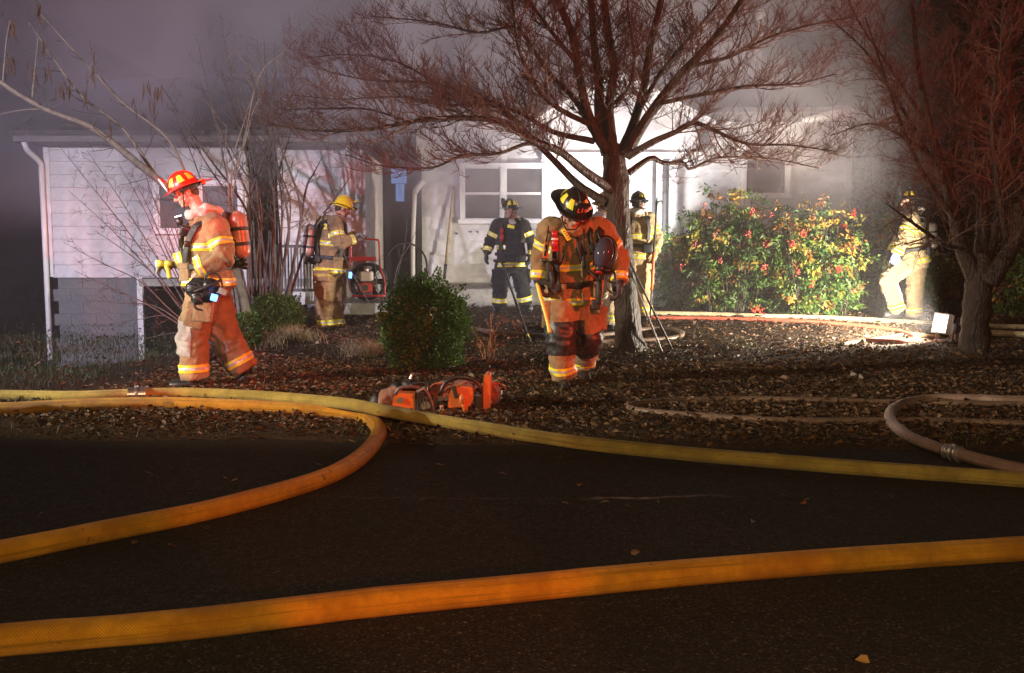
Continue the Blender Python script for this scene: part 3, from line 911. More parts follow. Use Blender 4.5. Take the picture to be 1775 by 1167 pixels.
def tree(name, label, base, base_y, trunk, limbs, m, mt, group=None, subs=10, sub_len=0.8, flat=0.45, lift=0.10, wob=0.16, dens=3.2, depth=2, twig_r=0.006, start=0.25, cat='tree', sides=10, twig_name='twigs', sub_r=0.5, rs=1.0):
    t = empty(name, base, label, cat, group)
    off = np.array(base)
    T = Twigs()
    def part(nm, spec, sd, n, knob=0.05):
        c = catmull(limb_path(spec, base_y), n); c[:, 3] *= rs
        V, F = tubes_np(c[None, :, :3], c[None, :, 3], sd)
        if knob:
            ctr = np.repeat(c[:, :3], sd, axis=0)
            for i in range(len(V)):
                k = 1 + knob * 2 * noise.noise(Vector(V[i]) * 7) + knob * noise.noise(Vector(V[i]) * 22)
                V[i] = ctr[i] + (V[i] - ctr[i]) * k
        o = link(nm, mesh_np(nm, V - off, F, True), m, t)
        return c
    if trunk is not None: part('trunk', trunk, 22, 40, 0.09)
    for li, spec in enumerate(limbs):
        c = part('branch', spec, sides, 36)
        L = np.linalg.norm(np.diff(c[:, :3], axis=0), axis=1).sum()
        n = int(subs * L)
        for i in range(n):
            t_ = start + (1 - start) * (i + rng.uniform(0, 1)) / n
            j = min(int(t_ * 35), 34)
            p = c[j, :3]; tan = unit(c[j + 1, :3] - c[j, :3])
            perp = unit(np.cross(tan, rng.normal(0, 1, 3))) * np.array([1, 1, flat])
            d = unit(tan * rng.uniform(0.35, 0.9) + perp + UP * 0.12)
            SL = sub_len * rng.uniform(0.45, 1.15) * (1.0 - 0.35 * t_)
            r = min(c[j, 3] * sub_r, twig_r * rng.uniform(0.8, 1.5))
            pts, rr = grow(p, d, SL, r, 8, wob * 0.8, lift * 0.5, 0.3)
            T.add(pts, rr, 4)
            m2 = max(3, int(dens * SL / 0.35))
            for q in range(m2):
                tt = rng.uniform(0.15, 1.0); jj = min(int(tt * 7), 6)
                tn = unit(pts[jj + 1] - pts[jj])
                pp = unit(np.cross(tn, rng.normal(0, 1, 3))) * np.array([1, 1, flat])
                twig_out(T, pts[jj], unit(tn * rng.uniform(0.5, 0.9) + pp * 0.8 + UP * 0.15), SL * rng.uniform(0.25, 0.5), max(r * 0.55, 0.0028), depth - 1, flat, lift, wob, dens)
    o = link('crown', T.mesh(twig_name, off), mt, t)
    return t


big = [
    [(1062, 272, 0, .085), (1036, 236, -.05, .07), (1016, 186, -.1, .062), (1004, 130, -.15, .055), (993, 66, -.2, .05), (976, 22, -.25, .045), (955, -25, -.3, .04)],
    [(1052, 268, .05, .085), (1040, 205, .1, .075), (1038, 150, .12, .062), (1030, 80, .2, .05), (1024, 0, .25, .045), (1018, -50, .3, .04)],
    [(1062, 262, 0, .08), (1056, 190, 0, .065), (1064, 120, .05, .055), (1054, 55, .05, .05), (1047, -10, 0, .045), (1046, -50, 0, .04)],
    [(1078, 268, .05, .08), (1103, 200, .2, .062), (1118, 140, .3, .055), (1128, 75, .35, .05), (1146, 0, .4, .045), (1150, -50, .4, .04)],
    [(1082, 272, -.05, .085), (1125, 200, -.1, .065), (1172, 138, -.15, .055), (1215, 92, -.2, .05), (1258, 42, -.3, .04), (1290, -10, -.3, .03)],
    [(1088, 272, -.1, .055), (1128, 248, -.25, .045), (1173, 228, -.35, .035), (1205, 213, -.4, .03), (1260, 236, -.5, .022), (1300, 250, -.5, .018), (1370, 252, -.5, .012), (1455, 264, -.5, .008)],
    [(1090, 300, .05, .05), (1128, 274, .1, .038), (1150, 283, .15, .03), (1184, 282, .2, .026), (1197, 293, .25, .022), (1248, 273, .3, .018), (1340, 276, .4, .012), (1420, 292, .4, .007)],
    [(1062, 330, -.08, .075), (1012, 296, -.3, .06), (970, 262, -.5, .05), (927, 245, -.6, .045), (872, 212, -.8, .04), (820, 205, -.9, .035), (741, 207, -1.0, .028), (640, 224, -1.1, .02), (540, 226, -1.2, .013), (465, 214, -1.2, .007)],
    [(1052, 352, -.05, .065), (1004, 322, .1, .055), (957, 275, .2, .045), (919, 237, .3, .04), (872, 190, .4, .034), (830, 169, .45, .03), (746, 144, .6, .02), (640, 139, .7, .013), (560, 122, .7, .007)],
    [(1028, 228, -.05, .045), (995, 172, .1, .035), (948, 122, .2, .03), (915, 72, .3, .026), (890, 46, .35, .022), (830, 56, .4, .018), (746, 38, .5, .012), (640, 28, .5, .006)],
    [(1024, 216, -.1, .04), (978, 194, -.35, .034), (940, 165, -.5, .03), (915, 122, -.6, .025), (898, 80, -.7, .02), (890, 20, -.8, .016), (886, -30, -.8, .012)],
    [(1030, 245, -.05, .045), (957, 228, .1, .035), (906, 198, .1, .03), (850, 182, .1, .025), (780, 182, .1, .018), (690, 168, .1, .012), (590, 172, .1, .007), (510, 165, .1, .005)],
    [(950, 258, -.55, .03), (915, 249, -.6, .026), (864, 266, -.65, .022), (800, 270, -.65, .018), (746, 291, -.6, .014), (660, 287, -.5, .01), (600, 268, -.4, .006)],
    [(1108, 190, .2, .04), (1150, 120, .4, .03), (1200, 60, .6, .024), (1250, 0, .8, .018), (1280, -40, .9, .014)],
    [(1140, 180, -.1, .035), (1210, 165, -.3, .026), (1290, 150, -.5, .018), (1380, 145, -.6, .012), (1450, 128, -.7, .007)],
    [(1190, 115, -.15, .03), (1260, 100, -.3, .022), (1340, 62, -.5, .016), (1420, 40, -.7, .01), (1480, 30, -.7, .006)],
    [(1000, 110, -.15, .035), (960, 60, -.4, .026), (930, 20, -.6, .02), (900, -20, -.8, .016)],
    [(1040, 200, .1, .03), (1090, 150, .0, .022), (1098, 90, -.1, .016), (1090, 30, -.2, .012), (1085, -30, -.2, .01)],
    [(700, 208, -1.0, .016), (640, 190, -1.2, .012), (570, 188, -1.3, .008), (490, 190, -1.4, .005)],
    [(760, 148, .55, .016), (690, 108, .4, .012), (610, 95, .3, .008), (530, 100, .2, .005)],
]
tree('bare_tree', 'bare spreading tree with dark red-lit limbs behind the firefighter in the middle', G(1092, 610), 11.7,
     [(1094, 616, 0, .235), (1092, 600, 0, .205), (1088, 560, 0, .178), (1080, 470, 0, .162), (1073, 390, 0, .155), (1068, 320, 0, .165), (1064, 276, 0, .15), (1062, 250, 0, .10)], big, M_bark, M_twig, subs=20, sub_len=0.75, dens=6.0, start=0.2, twig_r=.007, flat=.30, rs=.86)

rt = [
    [(1690, 480, 0, .13), (1664, 420, .05, .095), (1650, 350, .05, .085), (1632, 290, 0, .07), (1612, 225, 0, .055), (1598, 150, -.1, .04), (1588, 80, -.2, .03), (1580, 0, -.2, .022)],
    [(1715, 490, -.1, .14), (1748, 440, -.2, .11), (1782, 385, -.4, .09), (1830, 330, -.5, .07)],
    [(1700, 470, .1, .12), (1703, 380, .2, .09), (1698, 280, .3, .07), (1688, 180, .4, .05), (1700, 60, .5, .035), (1705, -30, .5, .03)],
    [(1708, 460, .1, .09), (1735, 350, .2, .06), (1746, 200, .3, .045), (1752, 60, .3, .035), (1756, -30, .3, .03)],
    [(1668, 432, -.1, .035), (1640, 425, -.3, .03), (1604, 402, -.5, .025), (1562, 372, -.6, .016), (1535, 352, -.6, .008)],
    [(1645, 335, .05, .05), (1652, 220, .1, .04), (1668, 110, .1, .03), (1692, 0, .1, .025), (1700, -30, .1, .02)],
    [(1655, 380, 0, .045), (1600, 300, -.2, .03), (1560, 210, -.3, .022), (1530, 120, -.4, .015), (1500, 30, -.5, .01)],
    [(1630, 285, 0, .035), (1570, 240, .2, .025), (1510, 215, .3, .016), (1440, 235, .3, .008)],
    [(1740, 330, .2, .04), (1700, 230, .0, .03), (1650, 160, -.2, .02), (1620, 60, -.3, .014)],
    [(1640, 320, .1, .035), (1562, 185, .3, .024), (1505, 95, .4, .016), (1430, 25, .5, .008)],
    [(1612, 225, .0, .03), (1545, 120, -.1, .02), (1490, 40, -.2, .012), (1455, -40, -.2, .007)],
    [(1604, 402, -.5, .014), (1612, 372, -.55, .01), (1622, 340, -.6, .006)],
    [(1750, 430, -.2, .05), (1730, 330, -.4, .035), (1720, 200, -.5, .025), (1735, 80, -.6, .018), (1740, -20, -.6, .012)],
]
tree('bare_tree', 'bare multi-limbed tree with a dark trunk, right of the flood lamp', G(1690, 612), 11.6,
     [(1690, 618, 0, .24), (1689, 600, 0, .205), (1692, 550, 0, .185), (1697, 500, 0, .18), (1702, 470, 0, .16), (1704, 440, 0, .08)], rt, M_bark2, M_twig, rs=.84, subs=17, sub_len=0.7, dens=4.5, flat=0.9, lift=0.06, start=0.2)

# leaning pod tree on the left
def yy(px, py): return px, py
pod = tree('pod_tree', 'leaning pale-barked tree with hanging dry seed pods, arching behind the red-helmeted firefighter', G(424, 560), 11.9,
     None, [[(424, 566, 0, .12), (415, 525, 0, .10), (402, 470, 0, .085), (372, 415, 0, .07), (335, 365, 0, .055), (290, 325, -.05, .047), (235, 280, -.1, .042), (160, 222, -.2, .036), (80, 190, -.3, .033), (0, 142, -.4, .03), (-70, 80, -.5, .026)],
      [(330, 360, 0, .026), (275, 310, .1, .022), (212, 222, .2, .018), (140, 165, .3, .015), (85, 90, .3, .011), (50, 40, .3, .006)],
      [(372, 420, .05, .026), (330, 320, .2, .02), (290, 240, .3, .018), (215, 180, .3, .016), (165, 128, .3, .013), (125, 85, .3, .01), (66, 20, .3, .005)],
      [(140, 215, -.2, .012), (100, 195, -.2, .010), (50, 190, -.3, .008), (-10, 200, -.3, .006)],
      [(5, 144, -.4, .012), (8, 100, -.4, .009), (12, 60, -.4, .006), (18, 35, -.4, .004)],
      [(55, 172, -.3, .009), (60, 120, -.3, .007), (66, 60, -.3, .004)]],
     M_stem, M_stem2, subs=3.2, sub_len=0.55, flat=1.0, lift=0.08, wob=0.12, dens=0.9, depth=1, twig_r=0.006, start=0.3, sides=8)
po = np.array(pod.location)
pode = []
for (px, py, n) in ((20, 50, 7), (65, 20, 4), (18, 112, 7), (42, 120, 2), (78, 82, 4), (62, 132, 4), (78, 128, 3), (102, 160, 4), (118, 160, 3), (144, 172, 3), (186, 228, 3), (160, 132, 3), (160, 98, 1), (253, 155, 3), (274, 165, 5), (265, 182, 2), (228, 185, 2)):
    for k in range(n):
        p = P(px + rnd.uniform(-7, 7), py - 14 + rnd.uniform(-6, 6), 11.7 + rnd.uniform(-.15, .15))
        L = rnd.uniform(0.13, 0.24)
        q = p + Vector((rnd.uniform(-.03, .03), rnd.uniform(-.03, .03), -L))
        me = tube_mesh('seed_pod', [p, p + (q - p) * 0.5 + Vector((rnd.uniform(-.015, .015), 0, 0)), q], [0.004, 0.010, 0.003], 7, 5)
        me.transform(Matrix.Translation(-pod.location))
        link('seed_pod', me, M_pod, pod)

# bare stems growing in front of the wing
def fan(label, base_px, depth, tips, m, r=0.014, name='bare_shrub', group='bare shrubs in front of the house', subs=6, sub_len=0.45, start=0.35, dens=1.2, wob=0.1, dth=1, lift=0.05):
    limbs = []
    b0 = G(*base_px)
    for (bx, by, mx, my, tx, ty, rr) in tips:
        dy = rnd.uniform(-.5, .5)
        limbs.append([(bx, by, dy * .2, r * rr), ((bx + mx) / 2 + rnd.uniform(-4, 4), (by + my) / 2, dy * .5, r * rr * .9), (mx, my, dy * .7, r * rr * .75), ((mx + tx) / 2 + rnd.uniform(-6, 6), (my + ty) / 2, dy * .9, r * rr * .5), (tx, ty, dy, r * rr * .22)])
    return tree(name, label, b0, depth, None, limbs, m, m, group, subs=subs, sub_len=sub_len, flat=1.0, lift=lift, wob=wob, dens=dens, depth=dth, twig_r=r * 0.3, start=start, cat='shrub', sides=6)


tips = []
for i in range(15):
    bx = rnd.uniform(425, 500); s = (bx - 462) / 40
    tx = 400 + s * 120 + rnd.uniform(-60, 60)
    tips.append((bx, 540, bx + s * 18 + rnd.uniform(-12, 12), rnd.uniform(330, 400), tx, rnd.uniform(60, 240), rnd.uniform(.7, 1.5)))
tips += [(452, 540, 475, 330, 520, 150, 1.3), (440, 545, 430, 360, 478, 215, 1.4), (478, 540, 468, 330, 465, 180, 1.7), (495, 540, 540, 400, 612, 300, 1.2), (490, 540, 530, 330, 560, 270, 1.2), (430, 545, 375, 400, 300, 190, 1.0), (436, 545, 400, 340, 340, 60, 1.0), (445, 545, 430, 250, 380, 20, 1.0), (470, 545, 440, 300, 385, 120, 1.0)]
fan('tall clump of bare brown stems left of the yellow-helmeted firefighter', (462, 545), 13.6, tips, M_stem2, 0.017)
fan('slender forked bare sapling rising beside the leaning pod tree', (398, 560), 12.6,
    [(404, 560, 396, 330, 392, 215, 1.0), (406, 560, 402, 290, 450, 130, 1.0), (404, 330, 450, 130, 548, 32, .8), (450, 132, 405, 90, 372, 120, .5), (404, 300, 440, 190, 500, 60, .7), (392, 220, 360, 180, 320, 160, .5)], M_stem, 0.013, subs=2.5, name='bare_sapling', sub_len=0.5)
tp = []
for (tx, ty) in ((100, 250), (118, 330), (150, 260), (205, 282), (228, 300), (262, 318), (290, 330), (305, 360), (130, 470), (150, 520), (195, 560), (250, 588), (165, 400), (110, 420), (285, 420), (240, 260)):
    mx, my = 0.45 * tx + 0.55 * 350 + rnd.uniform(-14, 8), 0.45 * ty + 0.55 * 520 + 8 + rnd.uniform(0, 20)
    tp.append((352, 585, mx, my, tx, ty, rnd.uniform(.7, 1.2)))
fan('low bare shrub arching leftwards across the pale wall behind the red-helmeted firefighter', (352, 590), 11.2, tp, M_stem2, 0.011, subs=7, sub_len=0.34, start=0.4)
fan('thin bare twigs crossing the dark doorway by the round green bush', (690, 560), 13.2, [(665, 560, 650, 450, 640, 385, .6), (668, 560, 690, 460, 728, 380, .8), (660, 560, 600, 450, 560, 330, .8), (672, 560, 700, 430, 712, 330, .5)], M_stem2, 0.009, subs=2, name='bare_shrub')


# ---- leafy plants
def leaf_cloud(C, N, size, col, asp=0.45, fold=0.25, droop=0.0):
    """C (n,3) centres, N (n,3) directions along the leaf; -> V (n*6), F, colours"""
    n = len(C)
    d = N / (np.linalg.norm(N, axis=1, keepdims=True) + 1e-9)
    r = rng.normal(0, 1, (n, 3)); s = np.cross(d, r); s /= np.linalg.norm(s, axis=1, keepdims=True) + 1e-9
    u = np.cross(s, d)
    L = (size if np.ndim(size) else np.full(n, size))[:, None]
    W = L * asp
    f = fold * W
    b = C; t = C + d * L - UP * droop * L
    m1, m2 = C + d * L * 0.33, C + d * L * 0.7 - UP * droop * 0.4 * L
    V = np.stack([b, m1 + s * W * .5 + u * f, m2 + s * W * .42 + u * f, t, m2 - s * W * .42 + u * f, m1 - s * W * .5 + u * f], 1).reshape(-1, 3)
    i = np.arange(n)[:, None] * 6
    F = np.concatenate([i + np.array([[0, 3, 2, 1]]), i + np.array([[0, 5, 4, 3]])], 1).reshape(-1, 4)
    return V, F, np.repeat(col, 6, axis=0)


def boxwood(label, c, rad, n, size, group, base, seed=0, g=(0.06, 0.125, 0.025)):
    t = empty('evergreen_bush', base, label, 'bush', group)
    d = rng.normal(0, 1, (n, 3)); d /= np.linalg.norm(d, axis=1, keepdims=True)
    rr = rng.uniform(0.25, 1.0, n) ** 0.4
    k = np.array([1 + 0.30 * noise.noise(Vector(q) * 2.2 + Vector((seed, 0, 0))) + 0.26 * noise.noise(Vector(q) * 5 + Vector((seed, 3, 0))) + 0.16 * noise.noise(Vector(q) * 11) for q in d])
    C = np.array(c) + d * rr[:, None] * k[:, None] * np.array(rad)
    ok = C[:, 2] > base[2] + 0.01
    C, d = C[ok], d[ok]
    n = len(C)
    col = np.array(g) * rng.uniform(0.55, 1.5, (n, 1)) * np.array([1, 1, 1]) + rng.uniform(0, 0.02, (n, 1)) * np.array([1, 0.6, 0])
    V, F, cc = leaf_cloud(C - np.array(base), d + rng.normal(0, 0.8, (n, 3)) + UP * 0.4, size * rng.uniform(0.7, 1.3, n), col, 0.55)
    link('foliage', mesh_np('foliage', V, F, False, cc), M_leaf, t)
    T = Twigs()
    for i in range(26):
        dd = rng.normal(0, 1, 3); dd[2] = abs(dd[2]) + 0.4
        e = np.array(c) + unit(dd) * np.array(rad) * rng.uniform(.6, .95)
        b_ = np.array(base) + np.array([rng.normal(0, .05), rng.normal(0, .05), -0.02])
        T.add(np.array([b_ + (e - b_) * q + rng.normal(0, .012, 3) for q in (0, .25, .5, .75, 1)]), np.linspace(.012, .003, 5), 4)
    link('stem', T.mesh('stem', np.array(base)), M_stem2, t)
    return t


b0 = G(738, 640); cc = P(738, 566, b0.y); boxwood('large round green bush with a lit top, behind the orange saws', (cc.x, cc.y, cc.z), (.43, .43, .49), 17000, .034, 'clipped evergreen bushes', tuple(b0), 1)
b0 = G(480, 572); cc = P(480, 542, b0.y); boxwood('low green bush at the foot of the bare stems', (cc.x, cc.y, cc.z), (.36, .34, .26), 7000, .032, 'clipped evergreen bushes', tuple(b0), 2)
b0 = G(425, 602); cc = P(425, 576, b0.y); boxwood('smallest green bush, by the rear foot of the red-helmeted firefighter', (cc.x, cc.y, cc.z), (.17, .2, .21), 3200, .03, 'clipped evergreen bushes', tuple(b0), 3)


def berry_bush(label, px0, px1, pytop, depth, n_stem, n_leaf, warm, berries):
    """heavenly bamboo: upright canes, pinnate sprays, clusters of berries"""
    a, c = P(px0, pytop, depth), P(px1, pytop, depth)
    base = Vector(((a.x + c.x) / 2, depth, gh((a.x + c.x) / 2, depth)))
    t = empty('berry_bush', base, label, 'bush', 'berry bushes in front of the house')
    off = np.array(base)
    H = a.z - base.z; W = (c.x - a.x) / 2
    T = Twigs(); C = []; N = []; K = []
    cl = []
    for i in range(n_stem):
        u = rng.uniform(-1, 1); v = rng.uniform(-1, 1) * 0.7
        top = H * (1 - 0.16 * u * u) * rng.uniform(0.35, 1.03)
        s = off + np.array([u * W * 0.6, v * 0.6, 0]); e = off + np.array([u * W * 1.0 + rng.normal(0, .06), v * 0.85, top])
        pts = np.array([s + (e - s) * q + np.array([0, 0, 0]) + rng.normal(0, .012, 3) for q in np.linspace(0, 1, 6)])
        T.add(pts, np.linspace(.010, .004, 6), 4)
        for q in range(max(4, int(n_leaf / n_stem / 26))):
            w = 1 - abs(rng.normal(0, 0.55)); w = max(0.12, w)
            p = s + (e - s) * w
            az = rng.uniform(0, 2 * np.pi)
            d = np.array([np.cos(az), np.sin(az), rng.uniform(-.15, .75)])
            L = rng.uniform(.18, .38)
            sp, rr = grow(p, d, L, .003, 5, .12, -.10)
            T.add(sp, rr, 3)
            hue = rng.uniform(0, 1); hh = (p[2] - off[2]) / H
            if hue < warm * (0.35 + hh): base_c = np.array([(0.30, 0.20, 0.03), (0.34, 0.16, 0.03), (0.26, 0.24, 0.04), (0.22, 0.09, 0.03)][rng.integers(0, 4)])
            else: base_c = np.array([(0.06, 0.12, 0.025), (0.09, 0.16, 0.03), (0.04, 0.085, 0.02)][rng.integers(0, 3)])
            for z in range(26):
                tt = rng.uniform(0.2, 1.0); j = min(int(tt * 4), 3)
                pp = sp[j] + (sp[j + 1] - sp[j]) * (tt * 4 - j)
                C.append(pp + rng.normal(0, .035, 3)); N.append(unit(sp[j + 1] - sp[j]) + rng.normal(0, .7, 3) - UP * .25)
                K.append(base_c * rng.uniform(.6, 1.5))
        if i < berries: cl.append(e)
    C, N, K = np.array(C), np.array(N), np.array(K)
    V, F, cc = leaf_cloud(C - off, N, rng.uniform(.042, .095, len(C)), K, .38, .2, .15)
    link('foliage', mesh_np('foliage', V, F, False, cc), M_leaf, t)
    link('stem', T.mesh('stem', off), M_cane, t)
    return t


def berries(t, px, py, depth, n=26, s=.05):
    n = int(n * .7); s = .025
    c = np.array(P(px, py, depth)) - np.array(t.location)
    bm = bmesh.new()
    for i in range(n):
        p = c + rng.normal(0, 1, 3) * np.array([s, s * .7, s * 1.1])
        bmesh.ops.create_icosphere(bm, subdivisions=1, radius=rng.uniform(.010, .016), matrix=Matrix.Translation(p))
    me = bpy.data.meshes.new('berry_cluster'); bm.to_mesh(me); bm.free()
    link('berry_cluster', me, M_berry, t)


bb = [berry_bush('wide bush of yellow and green sprays with red berries, left of the walking firefighter', 1195, 1345, 328, 15.6, 60, 15000, .42, 0),
      berry_bush('bushy clump of orange-tipped sprays and red berries, right half of the berry hedge', 1325, 1495, 346, 15.2, 70, 17000, .42, 0),
      berry_bush('dim green and russet bush between the berry clumps and the walking firefighter', 1450, 1572, 345, 15.8, 50, 12000, .38, 0),
      berry_bush('sparse smoky bush nearest the porch step', 1148, 1225, 365, 16.6, 30, 4500, .35, 0),
      berry_bush('bright green low bush right of the dark tree trunk', 1722, 1850, 405, 15.0, 50, 9500, .18, 0),
      berry_bush('low green bush behind the flood lamp', 1590, 1700, 440, 15.6, 40, 8000, .15, 0)]
for (i, px, py, n) in ((0, 1305, 366, 26), (0, 1336, 372, 14), (0, 1222, 354, 16), (0, 1296, 405, 30), (0, 1204, 422, 18), (0, 1251, 452, 18), (0, 1330, 423, 38), (0, 1325, 462, 36), (0, 1182, 460, 18), (0, 1239, 410, 14),
                       (1, 1393, 407, 32), (1, 1372, 422, 32), (1, 1382, 472, 30), (1, 1409, 491, 16), (1, 1308, 536, 30), (1, 1318, 540, 20), (1, 1455, 466, 36), (2, 1480, 370, 22), (2, 1462, 392, 18), (2, 1507, 452, 26), (2, 1512, 468, 12)):
    berries(bb[i], px, py, bb[i].location.y - .75, n)


# dark trees behind, right
def dark_tree(label, px, depth, h, rad, n, name='evergreen_tree', bare=0):
    bx = xw(px, depth); base = Vector((bx, depth, gh(bx, depth) - 0.05))
    t = empty(name, base, label, 'tree', 'dark trees beyond the house end')
    off = np.array(base)
    lm = [bx + rng.normal(0, .15), depth]
    tr = tube_mesh('trunk', [(0, 0, 0), (rng.normal(0, .06), 0, h * .3), (rng.normal(0, .12), 0, h * .62), (rng.normal(0, .15), 0, h)], [.17, .14, .1, .02], 16, 9)
    link('trunk', tr, M_bark, t)
    T = Twigs(); C = []; N = []; K = []
    nb = 95
    for i in range(nb):
        z = h * rng.uniform(.08, 1.0) ; az = rng.uniform(0, 2 * np.pi)
        L = rad * (1 - .55 * (z / h) ** 1.6) * rng.uniform(.5, 1.1)
        d = np.array([np.cos(az), np.sin(az), rng.uniform(-.1, .7)])
        pts, rr = grow(np.array([0, 0, z * .92]), d, L, .028, 7, .14, .02)
        T.add(pts, rr, 4)
        for k in range(int(n / nb)):
            tt = rng.uniform(.25, 1.0); j = min(int(tt * 6), 5)
            C.append(pts[j] + (pts[j + 1] - pts[j]) * (tt * 6 - j) + rng.normal(0, .16, 3)); N.append(d + rng.normal(0, .9, 3))
            K.append(np.array([(0.035, 0.05, 0.016), (0.06, 0.07, 0.022), (0.075, 0.055, 0.02), (0.025, 0.036, 0.014)][rng.integers(0, 4)]) * rng.uniform(.6, 1.4))
    C, N, K = np.array(C), np.array(N), np.array(K)
    V, F, cc = leaf_cloud(C, N, rng.uniform(.08, .15, len(C)), K, .42)
    link('crown', mesh_np('crown', V, F, False, cc), M_leaf, t)
    link('branch', T.mesh('branch', np.zeros(3)), M_twig, t)


for (px, dpt, h, rad, n, lab) in ((1520, 19.0, 8.2, 1.5, 6500, 'tall dark evergreen tree hard against the right end of the house'),
                             (1625, 18.0, 8.8, 1.7, 7000, 'tall dark evergreen tree behind the walking firefighter'),
                             (1735, 17.2, 8.5, 1.7, 7000, 'tall dark evergreen tree at the right edge of the picture'),
                             (1580, 22.0, 10.0, 2.2, 7500, 'farthest dark evergreen tree, showing between the two in front of it'),
                             (1690, 20.5, 10.0, 2.2, 7500, 'broad dark evergreen tree behind the bare tree on the right'),
                             (1440, 24.5, 9.5, 1.9, 6000, 'dark evergreen tree rising behind the house roof in the smoke'),
                             (1830, 19.5, 9.5, 2.2, 6000, 'dark evergreen tree partly outside the picture on the right')):
    dark_tree(lab, px, dpt, h, rad, n)

# ---- leaf litter, grass
def scatter(n, x0, x1, y0, y1, keep):
    out = []
    X = rng.uniform(x0, x1, n); Y = rng.uniform(y0, y1, n)
    for x, y in zip(X, Y):
        if rng.uniform() < keep(x, y): out.append((x, y))
    return np.array(out)


def litter_density(x, y):
    e = road_edge(x)
    k = sstep(e - .15, e + .35, y)
    k *= 0.35 + 0.65 * max(0, min(1, .55 + 1.1 * noise.noise(Vector((x * .9, y * .9, 4)))))
    if x < -3.4: k *= 0.06 if y > 8.4 else 0.35
    if y < e + 1.0: k *= .35 + .65 * max(0, y - e)
    if abs(x) > y * .56 + .4: k = 0
    return k


XY = np.vstack([scatter(95000, -6, 6.5, 6.2, 10.5, litter_density), scatter(60000, -8, 10, 10.5, 18.0, litter_density)])
n = len(XY)
Z = np.array([max(gh(x, y), ROAD_Z) for x, y in XY])
C = np.column_stack([XY, Z + np.abs(rng.normal(0, .016, n)) + .006])
az = rng.uniform(0, 2 * np.pi, n)
N = np.column_stack([np.cos(az), np.sin(az), rng.normal(.03, .20, n)])
pal = np.array([(0.15, 0.075, 0.034), (0.09, 0.046, 0.022), (0.22, 0.115, 0.052), (0.045, 0.026, 0.016), (0.22, 0.145, 0.09), (0.11, 0.05, 0.028), (0.06, 0.036, 0.02)])
K = pal[rng.choice(7, n, p=[.24, .22, .13, .17, .05, .09, .10])] * rng.uniform(.45, 1.05, (n, 1))
V, F, cc = leaf_cloud(C, N, rng.uniform(.024, .042, n) * rng.choice([.7, 1, 1.3, 1.8], n), K, .40, .5, .35)
lit = link('leaf_litter', mesh_np('leaf_litter', V, F, False, cc), M_dryleaf); tag(lit, kind='stuff')
# fine matted bits between the leaves: needles, stalks, shreds
XY = np.vstack([scatter(70000, -6, 6.5, 6.2, 10.0, litter_density), scatter(20000, -8, 9, 10.0, 15.0, litter_density), scatter(700, -4.5, 5, 4.6, 6.4, lambda x, y: .25 if abs(x) < y * .56 else 0)]); n = len(XY)
C = np.column_stack([XY, [max(gh(x, y), ROAD_Z) + .006 + abs(rnd.gauss(0, .012)) for x, y in XY]]); az = rng.uniform(0, 2 * np.pi, n)
K2 = np.array([(0.15, 0.095, 0.055), (0.09, 0.058, 0.034), (0.06, 0.04, 0.024), (0.20, 0.145, 0.085)])[rng.integers(0, 4, n)] * rng.uniform(.5, 1.1, (n, 1))
V, F, cc = leaf_cloud(C, np.column_stack([np.cos(az), np.sin(az), rng.normal(.03, .16, n)]), rng.uniform(.02, .06, n), K2, .13, .4, .2)
tag(link('leaf_shreds', mesh_np('leaf_shreds', V, F, False, cc), M_dryleaf), kind='stuff')
# larger pale, curled leaves lying on top
XY = scatter(130, -5, 7, 6.3, 13.0, litter_density); n = len(XY)
C = np.column_stack([XY, [gh(x, y) + .03 for x, y in XY]]); az = rng.uniform(0, 2 * np.pi, n)
V, F, cc = leaf_cloud(C, np.column_stack([np.cos(az), np.sin(az), rng.normal(.35, .4, n)]), rng.uniform(.05, .085, n), np.array([.30, .22, .17]) * rng.uniform(.5, 1.3, (n, 1)), .6, .4, .15)
tag(link('curled_leaves', mesh_np('curled_leaves', V, F, False, cc), M_dryleaf), kind='stuff')


def blades(XY, h, w, col, name):
    n = len(XY)
    Z = np.array([max(gh(x, y), ROAD_Z) for x, y in XY])
    B = np.column_stack([XY, Z - .005]); a = rng.uniform(0, 2 * np.pi, n)
    s = np.column_stack([np.cos(a), np.sin(a), np.zeros(n)]) * w
    H = h * rng.uniform(.5, 1.3, n)
    lean = rng.normal(0, .45, (n, 3)); lean[:, 2] = 0
    m = B + UP * (H * .55)[:, None] + lean * (H * .35)[:, None]; t = B + UP * (H * .9)[:, None] + lean * H[:, None]
    V = np.stack([B - s, B + s, m + s * .7, m - s * .7, t + s * .1, t - s * .1], 1).reshape(-1, 3)
    i = np.arange(n)[:, None] * 6
    F = np.concatenate([i + np.array([[0, 1, 2, 3]]), i + np.array([[3, 2, 4, 5]])], 1).reshape(-1, 4)
    K = np.array(col) * rng.uniform(.5, 1.5, (n, 1))
    tag(link(name, mesh_np(name, V, F, False, np.repeat(K, 6, axis=0)), M_leaf), kind='stuff')


def lawn_d(x, y):
    if abs(x) > y * .56 + .4: return 0
    k = 1 - sstep(-4.4, -3.2, x + .6 * noise.noise(Vector((x, y, 1))))
    return k * sstep(road_edge(x) + .25, road_edge(x) + .9, y)


blades(np.vstack([scatter(26000, -10, -3, 6.5, 14, lawn_d), scatter(14000, -18, -6, 14, 32, lawn_d)]), .06, .0035, (0.045, 0.058, 0.022), 'grass')


def tuft_d(x, y):
    if abs(x) > y * .56 + .4: return 0
    e = road_edge(x)
    k = max(0, noise.noise(Vector((x * 1.6, y * 1.6, 9))) * 2 - .35)
    return min(1, k) * sstep(e, e + .3, y) + (.22 if e - .05 < y < e + .5 else 0)


